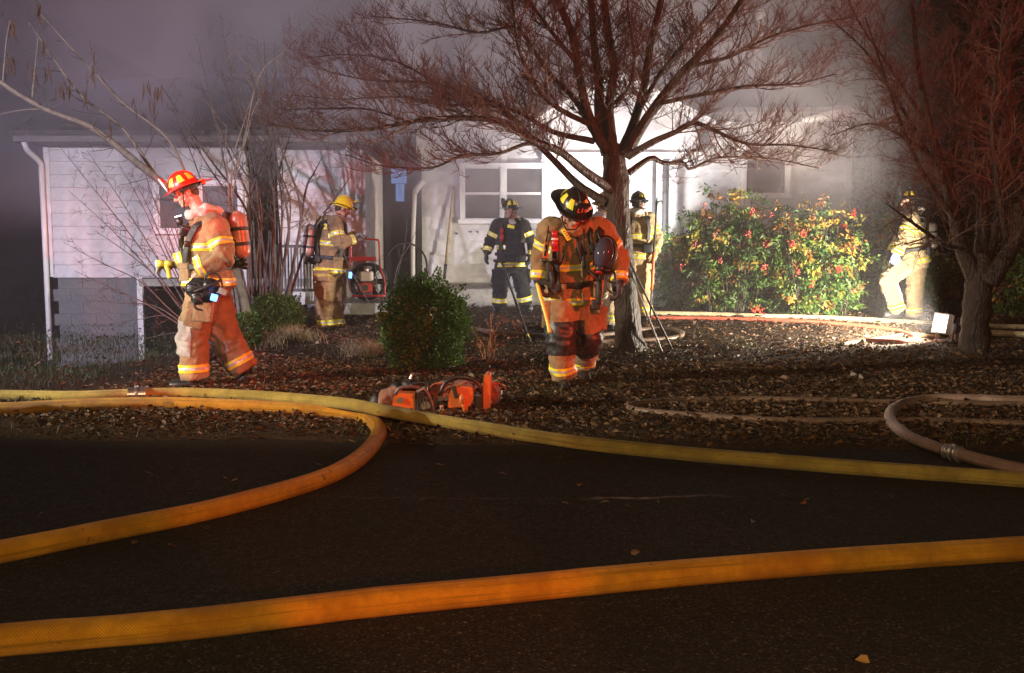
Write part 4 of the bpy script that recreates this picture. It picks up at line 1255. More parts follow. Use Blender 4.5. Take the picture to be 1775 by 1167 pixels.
blades(scatter(30000, -5.5, 7, 6.2, 13.5, tuft_d), .07, .003, (0.075, 0.085, 0.03), 'weed_grass')
blades(np.array([(G(px, py).x + rnd.gauss(0, .13), G(px, py).y + rnd.gauss(0, .10)) for (px, py) in ((520, 590), (455, 600), (500, 583), (640, 610), (620, 618)) for _ in range(260)]), .16, .003, (0.28, 0.21, 0.12), 'dry_grass')
# dry weed by the round bush
fan('orange-lit dry weed standing right of the large round bush', (842, 648), 10.6, [(842, 650, 838, 600, 815, 560, .8), (842, 650, 850, 590, 872, 552, .9), (842, 650, 846, 600, 850, 545, 1.0), (842, 648, 860, 600, 900, 575, .7), (842, 650, 834, 610, 826, 590, .8), (872, 553, 890, 560, 905, 570, .6)], mat('dry_weed', (0.34, 0.17, 0.07), .7, scale=20), 0.006, subs=14, sub_len=.16, name='dry_weed', group=None, start=.3, dens=1.0)

# single leaves lying on the road
k = 0
for (px, py, s, lab, c) in ((1388, 874, .055, 'upright orange leaf on the road, right of the pale scuff', (0.32, 0.13, 0.05)), (1010, 842, .05, 'brown leaf on the road below the lime hose', (0.18, 0.10, 0.06)), (1110, 962, .05, 'flat brown leaf just behind the front hose', (0.16, 0.10, 0.07)), (240, 945, .055, 'dim brown leaf under the left hose arm', (0.12, 0.07, 0.04)), (293, 947, .06, 'reddish curled leaf under the left hose arm', (0.26, 0.12, 0.07)), (740, 772, .06, 'pale curled leaf at the road edge below the saws', (0.3, 0.2, 0.14)), (1545, 860, .06, 'grey-brown leaf on the road below the lime hose at right', (0.15, 0.11, 0.09)), (1508, 1155, .05, 'yellow leaf at the bottom edge of the picture', (0.34, 0.22, 0.05)), (1303, 908, .04, 'small pale leaf on the road behind the front hose', (0.28, 0.22, 0.17)), (1500, 770, .055, 'upright brown leaf in the soil between the hoses at right', (0.2, 0.11, 0.06)), (1255, 897, .04, 'small dark leaf beside the pale scuff', (0.12, 0.085, 0.06)), (1108, 963, .03, None, None), (755, 842, .04, 'faint brown leaf in the middle of the road', (0.11, 0.07, 0.05)), (440, 785, .03, 'tiny pale leaf inside the bend of the yellow hose', (0.3, 0.26, 0.22)), (1120, 742, .05, 'pink-brown leaf behind the lime hose', (0.24, 0.15, 0.11))):
    if lab is None: continue
    p = G(px, py, .004)
    a = rnd.uniform(0, 6.28)
    V, F, cc = leaf_cloud(np.zeros((1, 3)), np.array([[math.cos(a), math.sin(a), .35 if 'upright' not in lab else 1.6]]), np.array([s * .95]), np.array([c]) * .75, .6, .45, .3)
    V = V - np.array([0, 0, V[:, 2].min() - .001])
    tag(link('fallen_leaf', mesh_np('fallen_leaf', V, F, True, cc), M_dryleaf, None, p), lab, 'leaf', 'single leaves on the road')

# ------------------------------------------------------------------ firefighters
def cloth(name, c, stain=(0.03, 0.025, 0.02), dirt=0.55):
    m, nt, b = new_mat(name)
    tc = nt.nodes.new('ShaderNodeTexCoord').outputs['Object']
    f = noise_tex(nt, 160, 3, 0.6, tc); n1 = noise_tex(nt, 9, 6, 0.65, tc); n2 = noise_tex(nt, 3.2, 5, 0.6, tc)
    col = ramp(nt, n1, [(0.3, tuple(q * 0.62 for q in c)), (0.7, tuple(q * 1.2 for q in c))])
    col = mixc(nt, mth(nt, 'MULTIPLY', ramp(nt, n2, [(0.48, 0.0), (0.75, 1.0)]), dirt), col, stain)
    nt.links.new(col, b.inputs['Base Color'])
    b.inputs['Roughness'].default_value = 0.88; b.inputs['Specular IOR Level'].default_value = 0.25
    b.inputs['Sheen Weight'].default_value = 0.15
    w = noise_tex(nt, 22, 4, 0.6, tc, 0.8)
    bump(nt, b, mth(nt, 'ADD', mth(nt, 'MULTIPLY', w, 1.6), mth(nt, 'MULTIPLY', f, 0.3)), 0.55, 0.012)
    return m


M_tan = cloth('tan_turnout_cloth', (0.33, 0.205, 0.105), dirt=0.8)
M_pale = cloth('sand_turnout_cloth', (0.44, 0.33, 0.19), (0.12, 0.09, 0.06), 0.3)
M_blk = cloth('black_turnout_cloth', (0.022, 0.022, 0.025), (0.01, 0.01, 0.01))
M_knee = mat('dark_knee_leather', (0.035, 0.035, 0.042), 0.42, scale=25, var=0.4, bmp=0.5, bdist=0.01)
M_kneep = cloth('lit_knee_grip_cloth', (0.36, 0.32, 0.29), (0.14, 0.11, 0.09), 0.6)  # pale tone paints the white-lit knees out of the red light; grip patch too
M_skin = mat('skin', (0.46, 0.24, 0.17), 0.5, scale=40, var=0.12, dirt=0.2, dirt_c=(0.2, 0.1, 0.08), dirt_scale=14, bmp=0.1)
M_yel = mat('yellow_reflective_trim', (0.86, 0.74, 0.04), 0.45, scale=50, var=0.10, dirt=0.3, dirt_c=(0.3, 0.22, 0.05), dirt_scale=14)
M_silver = mat('silver_reflective_trim', (0.62, 0.62, 0.66), 0.35, 0.25, scale=60, var=0.1, dirt=0.3, dirt_c=(0.2, 0.19, 0.19), dirt_scale=15)
M_web = mat('black_webbing', (0.020, 0.019, 0.020), 0.6, scale=70, var=0.3, bmp=0.3)
M_rub = mat('black_rubber', (0.018, 0.018, 0.019), 0.38, scale=40, var=0.3, bmp=0.2)
M_glove = mat('dark_glove', (0.028, 0.028, 0.036), 0.62, scale=30, var=0.4, bmp=0.6, bdist=0.006)
M_glovey = mat('worn_glove', (0.22, 0.20, 0.17), 0.75, scale=25, var=0.35, bmp=0.5)
M_hood = cloth('pale_hood', (0.48, 0.42, 0.38), (0.35, 0.27, 0.22), 0.3)
M_hred = mat('red_helmet_shell', (0.55, 0.025, 0.012), 0.28, scale=18, var=0.2, dirt=0.35, dirt_c=(0.12, 0.02, 0.012), dirt_scale=9, coat=0.4)
M_hblk = mat('black_helmet_shell', (0.016, 0.016, 0.018), 0.3, scale=18, var=0.3, dirt=0.3, dirt_c=(0.06, 0.05, 0.045), dirt_scale=9, coat=0.4)
M_hyel = mat('yellow_helmet_shell', (0.80, 0.60, 0.02), 0.32, scale=18, var=0.12, dirt=0.35, dirt_c=(0.35, 0.22, 0.02), dirt_scale=9, coat=0.3)
M_white = mat('white_leather_shield', (0.78, 0.76, 0.76), 0.5, scale=20, var=0.06, dirt=0.25, dirt_c=(0.4, 0.35, 0.33), dirt_scale=15)
M_shblk = mat('black_leather_shield', (0.02, 0.02, 0.02), 0.5, scale=20, var=0.2)
M_ink = mat('dark_lettering', (0.03, 0.025, 0.06), 0.6, scale=20, var=0.1)
M_redp = mat('red_plastic', (0.42, 0.02, 0.025), 0.35, scale=20, var=0.15)
M_orp = mat('orange_plastic', (0.52, 0.13, 0.018), 0.42, scale=16, var=0.18, dirt=0.45, dirt_c=(0.10, 0.04, 0.02), dirt_scale=16)
M_tank = mat('steel_grey_cylinder', (0.36, 0.30, 0.27), 0.33, 0.35, scale=9, var=0.2, dirt=0.5, dirt_c=(0.14, 0.09, 0.07), dirt_scale=7)
M_tankr = mat('red_brown_cylinder', (0.46, 0.20, 0.13), 0.33, 0.1, scale=9, var=0.25, dirt=0.5, dirt_c=(0.16, 0.06, 0.04), dirt_scale=8, coat=0.3)
M_lens = mat('dark_mask_lens', (0.05, 0.05, 0.08), 0.08, scale=8, var=0.3, coat=0.6)
M_eye = mat('eye_white', (0.7, 0.68, 0.66), 0.2, scale=5, var=0.02)
M_hair = mat('dark_short_hair', (0.05, 0.035, 0.025), 0.7, scale=90, var=0.5, bmp=0.8)
M_blue, _n2, _b2 = new_mat('blue_indicator_lamp')
_b2.inputs['Base Color'].default_value = (0.05, 0.1, 0.3, 1); _b2.inputs['Emission Color'].default_value = (0.10, 0.32, 1.0, 1); _b2.inputs['Emission Strength'].default_value = 5.0
M_torch, _n2, _b2 = new_mat('lit_torch_lens')
_b2.inputs['Emission Color'].default_value = (0.6, 0.8, 1.0, 1); _b2.inputs['Emission Strength'].default_value = 3.0
M_gold = mat('brass', (0.6, 0.38, 0.1), 0.35, 0.8, scale=30, var=0.2)


def lathe_like(rings, n=20):
    """rings: list of (centre, lat, fr, a, b, p); closed loft -> bmesh mesh"""
    bm = bmesh.new(); rows = []
    for (c, la, fr, a, b_, p) in rings:
        row = []
        for k in range(n):
            th = 2 * math.pi * k / n
            cs, sn = math.cos(th), math.sin(th)
            e = 2.0 / p
            x = math.copysign(abs(cs) ** e, cs); y = math.copysign(abs(sn) ** e, sn)
            row.append(bm.verts.new(Vector(c) + la * (a * x) + fr * (b_ * y)))
        rows.append(row)
    for r0, r1 in zip(rows[:-1], rows[1:]):
        for k in range(n): bm.faces.new((r0[k], r0[(k + 1) % n], r1[(k + 1) % n], r1[k]))
    bm.faces.new(rows[0][::-1]); bm.faces.new(rows[-1])
    bmesh.ops.recalc_face_normals(bm, faces=bm.faces[:])
    me = bpy.data.meshes.new('loft'); bm.to_mesh(me); bm.free()
    return me


def ribbon(mb, pts, nrm, width, thick, n=40):
    c = catmull([list(p) + list(q) for p, q in zip(pts, nrm)], n)
    prev = None
    for i in range(n):
        p, nn = Vector(c[i, :3]), Vector(c[i, 3:6]).normalized()
        tg = Vector(c[min(i + 1, n - 1), :3] - c[max(i - 1, 0), :3]).normalized()
        sd = tg.cross(nn).normalized()
        row = [mb.bm.verts.new(p + sd * (x * width / 2) + nn * (z * thick)) for x, z in ((-1, 0), (1, 0), (1, 1), (.8, 1.25), (-.8, 1.25), (-1, 1))]
        if prev:
            for k in range(6): mb.bm.faces.new((prev[k], prev[(k + 1) % 6], row[(k + 1) % 6], row[k]))
        prev = row
    return mb


def limb(mb, pts, radii, n=14, sides=12): return mb.tube(pts, radii, n, sides)


def wrinkle(me, amp, seed, joints=(), scale=10.0):
    n = len(me.vertices)
    co = np.empty(n * 3, dtype=np.float32); me.vertices.foreach_get('co', co); co = co.reshape(-1, 3)
    no = np.empty(n * 3, dtype=np.float32); me.vertices.foreach_get('normal', no); no = no.reshape(-1, 3)
    d = np.empty(n)
    for i in range(n):
        p = Vector(co[i])
        w = Vector((noise.noise(p * 5 + Vector((seed, 0, 0))), noise.noise(p * 5 + Vector((0, seed, 9))), 0)) * 0.09
        q = Vector(((p.x + w.x) * scale * .55, (p.y + w.y) * scale * .55, (p.z + w.x) * scale * 1.5 + seed))
        d[i] = (1 - abs(noise.noise(q)) * 2.6) * 0.7 + 0.5 * noise.noise(p * 22)
    g = np.ones(n) * 0.7
    for j in joints:
        g += 1.5 * np.exp(-np.sum((co - np.array(j)) ** 2, axis=1) / (0.13 ** 2))
    co += no * (d * amp * np.minimum(g, 2.2))[:, None].astype(np.float32)
    me.vertices.foreach_set('co', co.ravel()); me.update()


def strip(me, A, B, t0, t1, R, mats, parent, name='reflective_band', off=0.004, lat=None, fr=None, ell=None, three=True, cen=None, front_only=None):
    """cut a clean band out of me between t0 and t1 (metres along A->B from A), lift it off the cloth"""
    A, B = Vector(A), Vector(B); ax = (B - A).normalized()
    n = len(me.vertices); co = np.empty(n * 3, dtype=np.float32); me.vertices.foreach_get('co', co); co = co.reshape(-1, 3)
    no = np.empty(n * 3, dtype=np.float32); me.vertices.foreach_get('normal', no); no = no.reshape(-1, 3)
    r = co - np.array(A); s = r @ np.array(ax); q = r - s[:, None] * np.array(ax)
    m = (s > t0 - .03) & (s < t1 + .03)
    if ell is not None:
        c0 = np.array(cen) - np.array(A); q2 = r - c0
        m &= ((q2 @ np.array(lat)) / ell[0]) ** 2 + ((q2 @ np.array(fr)) / ell[1]) ** 2 < 1
    else: m &= np.linalg.norm(q, axis=1) < R
    if front_only is not None: m &= (q @ np.array(front_only)) > 0.0
    bm = bmesh.new(); mp = {}
    ln = {}
    for i in np.nonzero(m)[0]:
        mp[i] = bm.verts.new(co[i] + no[i] * off)
    if not mp: bm.free(); return None
    for p in me.polygons:
        v = p.vertices
        if all(k in mp for k in v):
            bm.faces.new([mp[k] for k in v])
    w = t1 - t0
    for t, ci, co_ in ((t0, True, False), (t1, False, True)):
        bmesh.ops.bisect_plane(bm, geom=bm.verts[:] + bm.edges[:] + bm.faces[:], plane_co=A + ax * t, plane_no=ax, clear_inner=ci, clear_outer=co_)
    if three:
        for t in (t0 + w * .34, t0 + w * .66):
            bmesh.ops.bisect_plane(bm, geom=bm.verts[:] + bm.edges[:] + bm.faces[:], plane_co=A + ax * t, plane_no=ax)
    for f in bm.faces:
        s_ = (f.calc_center_median() - A).dot(ax)
        f.material_index = 1 if three and t0 + w * .34 < s_ < t0 + w * .66 else 0
        f.smooth = True
    loose = [v for v in bm.verts if not v.link_faces]
    bmesh.ops.delete(bm, geom=loose, context='VERTS')
    if not bm.faces: bm.free(); return None
    out = bpy.data.meshes.new(name); bm.to_mesh(out); bm.free()
    return link(name, out, [mats[0], mats[1]], parent)


def hand(mb, w, d, pn, curl=0.6, th=1.0, sc=1.0, spread=0.06, side=1):
    """palm and five fingers; w wrist, d along the hand, pn towards the palm side"""
    w, d = Vector(w), Vector(d).normalized(); pn = (Vector(pn) - d * Vector(pn).dot(d)).normalized()
    la = d.cross(pn) * side
    for k in range(4):
        o = la * ((k - 1.5) * 0.021 * sc * th ** .5)
        kn = w + d * (0.090 - abs(k - 1.2) * .005) * sc + o * 1.05
        limb(mb, [w + o * .55 - d * .01, w + d * .045 * sc + o * .85, kn], [.017 * th * sc, .0165 * th * sc, .0125 * th * sc], 7, 8)
        L = [(.040, .026, .021), (.046, .030, .023), (.042, .028, .022), (.033, .021, .019)][k]
        dd = (d + la * (k - 1.5) * spread).normalized(); p = kn; pts = [kn - dd * .01]; a = curl * (0.55 + .1 * k)
        for q, l in enumerate(L):
            dd = (dd * math.cos(a) + pn * math.sin(a)).normalized() if q or True else dd
            n_ = (pn * math.cos(a) - dd * math.sin(a)); pn_ = n_
            p = p + dd * l * sc; pts.append(p)
            # next bend turns about the same axis
            ax = la
            a = curl * (0.75 if q == 0 else 0.6)
            R = Matrix.Rotation(0, 3, ax)
        # recompute with a steady rotation about the knuckle axis
        pts = [kn - d * .012 * sc]; dd = (d + la * (k - 1.5) * spread).normalized(); p = kn; ang = 0; pts.append(p)
        for q, l in enumerate(L):
            ang += curl * (0.55, 0.8, 0.55)[q]
            v = dd * math.cos(ang) + pn * math.sin(ang)
            p = p + v * l * sc; pts.append(p)
        limb(mb, pts, [.0115 * th * sc, .0112 * th * sc, .0100 * th * sc, .0092 * th * sc, .0080 * th * sc], 12, 8)
    t0 = w + d * .018 * sc - la * .018 * sc
    t1 = t0 + (d * .55 - la * .75 + pn * .35).normalized() * .042 * sc
    t2 = t1 + (d * .85 - la * .25 + pn * .5).normalized() * .034 * sc
    t3 = t2 + (d * .9 + pn * .55).normalized() * .026 * sc
    limb(mb, [t0, t1, t2, t3], [.016 * th * sc, .0145 * th * sc, .0118 * th * sc, .0095 * th * sc], 12, 8)


def frame(fwd, up=(0, 0, 1), roll=0.0):
    f = Vector(fwd).normalized(); r = f.cross(Vector(up)).normalized(); u = r.cross(f)
    M = Matrix((r, f, u)).transposed().to_4x4()
    return M @ Matrix.Rotation(roll, 4, 'Y')


def helmet(parent, M, kind, shell, patch=None, shield=None, text='', ink=None, hel_label=None, goggles=False, tail='', eye_lamp=False):
    """M: head frame (x right, y forward, z up) at the skull centre"""
    def H(p): return M @ Vector(p)
    zc = 0.035
    ax_, ay_, az_ = .108, .132, .135
    def dome(th, ph, off=0.0):
        rib = 0.0035 * max(0, math.cos(4 * th)) ** 6 * math.cos(ph)
        r = 1.0
        return Vector((math.sin(th) * (ax_ + off + rib) * math.cos(ph), math.cos(th) * (ay_ + off + rib) * math.cos(ph) , zc + math.sin(ph) * (az_ + off + rib)))
    bm = bmesh.new(); nth, nph = 48, 9
    rows = []
    for j in range(nph):
        ph = (math.pi / 2 - .08) * j / (nph - 1)
        rows.append([bm.verts.new(H(dome(2 * math.pi * i / nth, ph))) for i in range(nth)])
    top = bm.verts.new(H((0, 0, zc + az_)))
    for j in range(nph - 1):
        for i in range(nth): bm.faces.new((rows[j][i], rows[j][(i + 1) % nth], rows[j + 1][(i + 1) % nth], rows[j + 1][i]))
    for i in range(nth): bm.faces.new((rows[-1][i], rows[-1][(i + 1) % nth], top))
    me = bpy.data.meshes.new('helmet'); bm.to_mesh(me); bm.free(); me.polygons.foreach_set('use_smooth', np.ones(len(me.polygons), dtype=bool))
    h = link('helmet', me, shell, parent)
    if hel_label: h['label'] = hel_label
    # brim, wide and drooping at the back
    bm = bmesh.new(); up, lo = [], []
    def w(th):
        c = math.cos(th)
        return (.034 + .02 * max(0, c)) if c > 0 else .034 + (.085 if kind == 'trad' else .045) * (-c) ** 1.6
    rings = []
    for (f, dz) in ((0, .0), (.5, .0), (1.0, .0), (1.0, -.008), (.5, -.008), (-.04, -.008)):
        row = []
        for i in range(nth):
            th = 2 * math.pi * i / nth; c = math.cos(th)
            e = w(th) * f
            drop = (-.006 * f - .028 * f * max(0, -c) ** 2 + .012 * f * abs(math.sin(th)) ** 2)
            row.append(bm.verts.new(H((math.sin(th) * (ax_ + e), c * (ay_ + e), zc + drop + dz + .004))))
        rings.append(row)
    for r0, r1 in zip(rings, rings[1:]):
        for i in range(nth): bm.faces.new((r0[i], r0[(i + 1) % nth], r1[(i + 1) % nth], r1[i]))
    bmesh.ops.recalc_face_normals(bm, faces=bm.faces[:])
    me = bpy.data.meshes.new('brim'); bm.to_mesh(me); bm.free(); me.polygons.foreach_set('use_smooth', np.ones(len(me.polygons), dtype=bool))
    link('brim', me, shell, h)
    # crest and front holder
    q = MB(); pts = [H((0, math.cos(a) * (ay_ + .006), zc + math.sin(a) * (az_ + .006))) for a in np.linspace(.55, 2.6, 9)]
    q.tube(pts, [.007] * 9, 16, 6); q.tube([H((0, .118, zc + .105)), H((0, .15, zc + .13)), H((0, .152, zc + .155))], [.011, .012, .004], 8, 6); q.build('crest', shell, h, True)
    # reflective quarter patches
    if patch:
        for th0 in (0.75, 1.55, 2.35, -0.75, -1.55, -2.35):
            bm = bmesh.new(); rr = []
            for j in range(4):
                ph = .30 + .55 * j / 3; hw = .26 - .07 * j / 3
                rr.append([bm.verts.new(H(dome(th0 + hw * (k / 3 * 2 - 1), ph, .0045))) for k in range(4)])
            for j in range(3):
                for k in range(3): bm.faces.new((rr[j][k], rr[j][k + 1], rr[j + 1][k + 1], rr[j + 1][k]))
            me = bpy.data.meshes.new('reflective_patch'); bm.to_mesh(me); bm.free(); link('reflective_patch', me, patch, h)
    if shield:
        bm = bmesh.new(); out = [(-.030, .0), (.030, 0), (.047, .03), (.050, .085), (.043, .125), (.0, .138), (-.043, .125), (-.050, .085), (-.047, .03)]
        fr_, bk = [], []
        for x, z in out:
            y = ay_ + .012 - (x * x) * 4.5 + .02 * (z / .138)
            fr_.append(bm.verts.new(H((x, y + .004, zc + .012 + z)))); bk.append(bm.verts.new(H((x, y, zc + .012 + z))))
        c1 = bm.verts.new(H((0, ay_ + .028, zc + .012 + .07)))
        n = len(out)
        for i in range(n):
            bm.faces.new((fr_[i], fr_[(i + 1) % n], c1)); bm.faces.new((fr_[i], bk[i], bk[(i + 1) % n], fr_[(i + 1) % n]))
        bm.faces.new(bk)
        bmesh.ops.recalc_face_normals(bm, faces=bm.faces[:])
        me = bpy.data.meshes.new('shield'); bm.to_mesh(me); bm.free(); sh = link('shield', me, shield, h)
        rows_ = text.split('|')
        for s, size, z in zip(rows_, (.052, .020, .02), (.062, .112, .022)):
            if not s: continue
            tm = text_mesh(s, size, .001, .0007)
            tm.transform(M @ Matrix.Translation((0, ay_ + .0305, zc + .012 + z)) @ Matrix.Rotation(math.pi, 4, 'Z') @ Matrix.Rotation(math.pi / 2 , 4, 'X'))
            link('lettering', tm, ink or M_ink, sh)
    if tail:
        tm = text_mesh(tail, .036, .001, .001)
        th = -0.62
        tm.transform(M @ Matrix.Rotation(-th, 4, 'Z') @ Matrix.Translation((0, .137, zc + .055)) @ Matrix.Rotation(math.pi, 4, 'Z') @ Matrix.Rotation(math.pi / 2 - .35, 4, 'X'))
        link('lettering', tm, M_white, h)
    if goggles:
        q = MB(); q.tube([H((math.sin(a) * .118, math.cos(a) * .138, zc - .028 - .01 * math.cos(a))) for a in np.linspace(1.5, 4.8, 9)], [.010] * 9, 20, 6); q.build('goggle_strap', M_web, h, True)
        q = MB(); q.box(H((-.03, -.165, zc - .022)), (.085, .04, .055), rot=M.to_3x3().to_4x4(), bevel=.012); q.build('goggles', M_orp, h, True)
    # lining, ear flap and chin strap
    q = MB(); q.tube([H((-.088, .01, .04)), H((-.082, .045, -.05)), H((-.045, .075, -.122)), H((0, .075, -.132)), H((.045, .075, -.122)), H((.082, .045, -.05)), H((.088, .01, .04))], [.0062] * 7, 26, 6); q.build('chin_strap', M_web, h, True)
    q = MB(); q.tube([H((math.sin(a) * .10, math.cos(a) * .118, zc - .025)) for a in np.linspace(1.2, 5.1, 9)], [.024] * 9, 20, 8, 0.5); q.build('ear_flap', M_rub if kind == 'trad' else shell, h, True)
    if eye_lamp:
        q = MB(); q.cyl(H((.04, .14, zc + .02)), H((.04, .18, zc + .015)), .022, seg=12); q.cyl(H((-.05, .135, zc + .03)), H((-.05, .165, zc + .02)), .018, seg=12); q.build('helmet_lamp', M_rub, h, True)
    return h


def head_lumps(mb, M, nb):
    """skull, face, ears and neck"""
    def e(c, s): mb.ell(M @ Vector(c), s, rot=M.to_3x3().to_4x4(), u=16, v=10)
    e((0, -.005, .025), (.076, .096, .092)); e((0, .028, -.045), (.060, .064, .085)); e((0, .050, -.100), (.042, .038, .028))
    e((0, .084, .014), (.052, .014, .013)); e((.036, .060, -.035), (.026, .026, .028)); e((-.036, .060, -.035), (.026, .026, .028))
    e((0, .088, -.070), (.025, .011, .0065)); e((0, .086, -.083), (.021, .011, .0065)); e((0, .085, -.108), (.020, .012, .014))
    e((.080, -.012, -.022), (.012, .026, .034)); e((-.080, -.012, -.022), (.012, .026, .034)); e((.052, .03, -.082), (.018, .034, .024)); e((-.052, .03, -.082), (.018, .034, .024))
    limb(mb, [M @ Vector((0, .086, .006)), M @ Vector((0, .106, -.022)), M @ Vector((0, .118, -.042)), M @ Vector((0, .094, -.052))], [.009, .011, .0145, .008], 10, 8)
    e((.012, .100, -.046), (.009, .010, .008)); e((-.012, .100, -.046), (.009, .010, .008))
    limb(mb, [M @ Vector((0, -.02, -.05)), (M @ Vector((0, -.02, -.12)) + Vector(nb)) / 2, nb], [.060, .060, .066], 8, 12)


def person(label, depth, foot_px, J, front, head_fwd, jacket_m, trouser_m, shell, *, group='firefighters in the yard', shield=None, stext='', ink=None, htail='', patch=M_yel, hkind='trad', hood=True,
           gloveA=M_glove, gloveB=M_glove, handA=None, handB=None, knees=None, knee_m=M_knee, tank=None, tank_m=M_tank, dir_tank=None, waist=0.62, mask=None, voxel=.014, bulk=1.0, roll=0.0, goggles=False, helm_label=None, seed=1, bands=('chest', 'hem', 'cuffA', 'cuffB', 'armA', 'armB', 'legA', 'legB'), lamp=False, hood_m=None, toeA=None, toeB=None, tank_px=None, straps=True, head_scale=1.0):
    fx, fy = foot_px
    base = P(fx, fy, depth)
    t = empty('person', base, label, 'firefighter', group)
    L = {k: P(v[0], v[1], depth + (v[2] if len(v) > 2 else 0)) - base for k, v in J.items()}
    front = Vector(front).normalized()
    S, Hh = (L['shA'] + L['shB']) / 2, (L['hiA'] + L['hiB']) / 2
    up = (S - Hh).normalized()
    latS = (L['shB'] - L['shA']).normalized(); latH = (L['hiB'] - L['hiA']).normalized()
    TL = (S - Hh).length
    sep = (L['shB'] - L['shA']).length
    k0 = max(0.92, min(1.15, sep / .38)) * bulk
    table = [(-.13, .205, .170, 2.6), (-.10, .238, .198, 2.6), (0, .234, .192, 2.5), (.25, .212, .168, 2.4), (.6, .232, .182, 2.5), (.86, .222, .160, 2.6), (1.0, .165, .125, 2.3), (1.10, .095, .092, 2.0)]
    def ring(tt):
        a = np.interp(tt, [q[0] for q in table], [q[1] for q in table]) * k0; b_ = np.interp(tt, [q[0] for q in table], [q[2] for q in table]) * bulk
        la = (latH.lerp(latS, min(1, max(0, tt)))).normalized()
        la = (la - up * la.dot(up)).normalized()
        fr = up.cross(la).normalized()
        if fr.dot(front) < 0: fr = -fr
        return Hh + (S - Hh) * tt, la, fr, a, b_
    def surf(tt, th, off=0.0):
        c, la, fr, a, b_ = ring(tt)
        cs, sn = math.cos(th), math.sin(th); e = 2 / 2.5
        return c + la * (math.copysign(abs(cs) ** e, cs) * (a + off)) + fr * (math.copysign(abs(sn) ** e, sn) * (b_ + off))
    # --- jacket
    q = MB()
    me = lathe_like([(ring(p[0])[0], *ring(p[0])[1:3], ring(p[0])[3], ring(p[0])[4], p[3]) for p in table]); q.bm.from_mesh(me); bpy.data.meshes.remove(me)
    for s in 'AB':
        sh, el, wr = L['sh' + s], L['el' + s], L['wr' + s]
        inn = (S - sh) * .55 + Vector((0, 0, -.02))
        limb(q, [sh + inn, sh, sh.lerp(el, .5) , el, el.lerp(wr, .5), wr], [.085 * bulk, .105 * bulk, .092 * bulk, .083 * bulk, .077 * bulk, .070 * bulk], 22, 14)
    nk = L['neck']
    q.tube([S + up * .02, nk + up * -.02], [.10, .082], 6, 14)
    jm = remesh(q.mesh('jacket'), voxel, 4)
    wrinkle(jm, .015 * bulk, seed, [L['elA'], L['elB'], Hh + up * .08])
    jk = link('jacket', jm, jacket_m, t)
    # --- trousers
    q = MB(); c, la, fr, a, b_ = ring(-.1)
    me = lathe_like([(Hh + up * .12, la, fr, .17 * k0, .14 * bulk, 2.3), (Hh, la, fr, .195 * k0, .160 * bulk, 2.4), (Hh - up * .14, la, fr, .185 * k0, .155 * bulk, 2.3)]); q.bm.from_mesh(me); bpy.data.meshes.remove(me)
    for s in 'AB':
        h_, kn, an = L['hi' + s], L['kn' + s], L['an' + s]
        limb(q, [h_, h_.lerp(kn, .45), kn, kn.lerp(an, .5), an], [.135 * bulk, .132 * bulk, .118 * bulk, .110 * bulk, .108 * bulk], 22, 14)
    tm = remesh(q.mesh('trousers'), voxel, 4)
    wrinkle(tm, .017 * bulk, seed + 5, [L['knA'], L['knB'], L['anA'], L['anB']], 8.0)
    tr = link('trousers', tm, trouser_m, t)
    # --- body under the clothes, one surface from head to feet
    hc = L['head']; HM = Matrix.Translation(hc) @ frame(head_fwd, roll=roll) @ Matrix.Scale(head_scale, 4)
    q = MB(); head_lumps(q, HM, nk)
    limb(q, [nk, S, Hh.lerp(S, .5), Hh], [.068, .125, .115, .12], 16, 14)
    for s in 'AB':
        sh, el, wr = L['sh' + s], L['el' + s], L['wr' + s]
        limb(q, [S.lerp(sh, .5), sh, el, wr], [.06, .058, .043, .031], 16, 10)
        hd = L['hd' + s] - wr; pn = (handA if s == 'A' else handB) or (latS * (1 if s == 'A' else -1))
        hand(q, wr, hd, pn, .75, 1.0, 1.02, side=1 if s == 'A' else -1)
        h_, kn, an = L['hi' + s], L['kn' + s], L['an' + s]
        limb(q, [h_, h_.lerp(kn, .5), kn, kn.lerp(an, .35), an - Vector((0, 0, .03))], [.085, .076, .055, .052, .038], 16, 10)
    bmsh = remesh(q.mesh('body'), .0065, 1)
    link('body', bmsh, M_skin, t)
    for sx in (-1, 1):
        q = MB(); q.ell(HM @ Vector((.030 * sx, .079, -.004)), (.0115, .0115, .0115), u=10, v=7); ey = q.build('eye', M_eye, t, True)
        q = MB(); q.ell(HM @ Vector((.030 * sx, .0885, -.004)), (.0055, .003, .0055), rot=HM.to_3x3().to_4x4(), u=8, v=5); q.build('iris', M_ink, ey, True)
        q = MB(); q.tube([HM @ Vector((.012 * sx, .098, .012)), HM @ Vector((.030 * sx, .096, .017)), HM @ Vector((.048 * sx, .082, .012))], [.003, .0042, .002], 8, 5); q.build('eyebrow', M_hair, t, True)
    q = MB(); q.ell(HM @ Vector((0, -.014, .022)), (.080, .094, .082), rot=HM.to_3x3().to_4x4()); q.ell(HM @ Vector((0, -.052, -.035)), (.062, .052, .05), rot=HM.to_3x3().to_4x4()); q.build('hair', M_hair, t, True)
    helmet(t, HM, hkind, shell, patch, shield, stext, ink, helm_label, goggles, htail, lamp)
    # --- collar and hood
    _, la, fr, _, _ = ring(1.0)
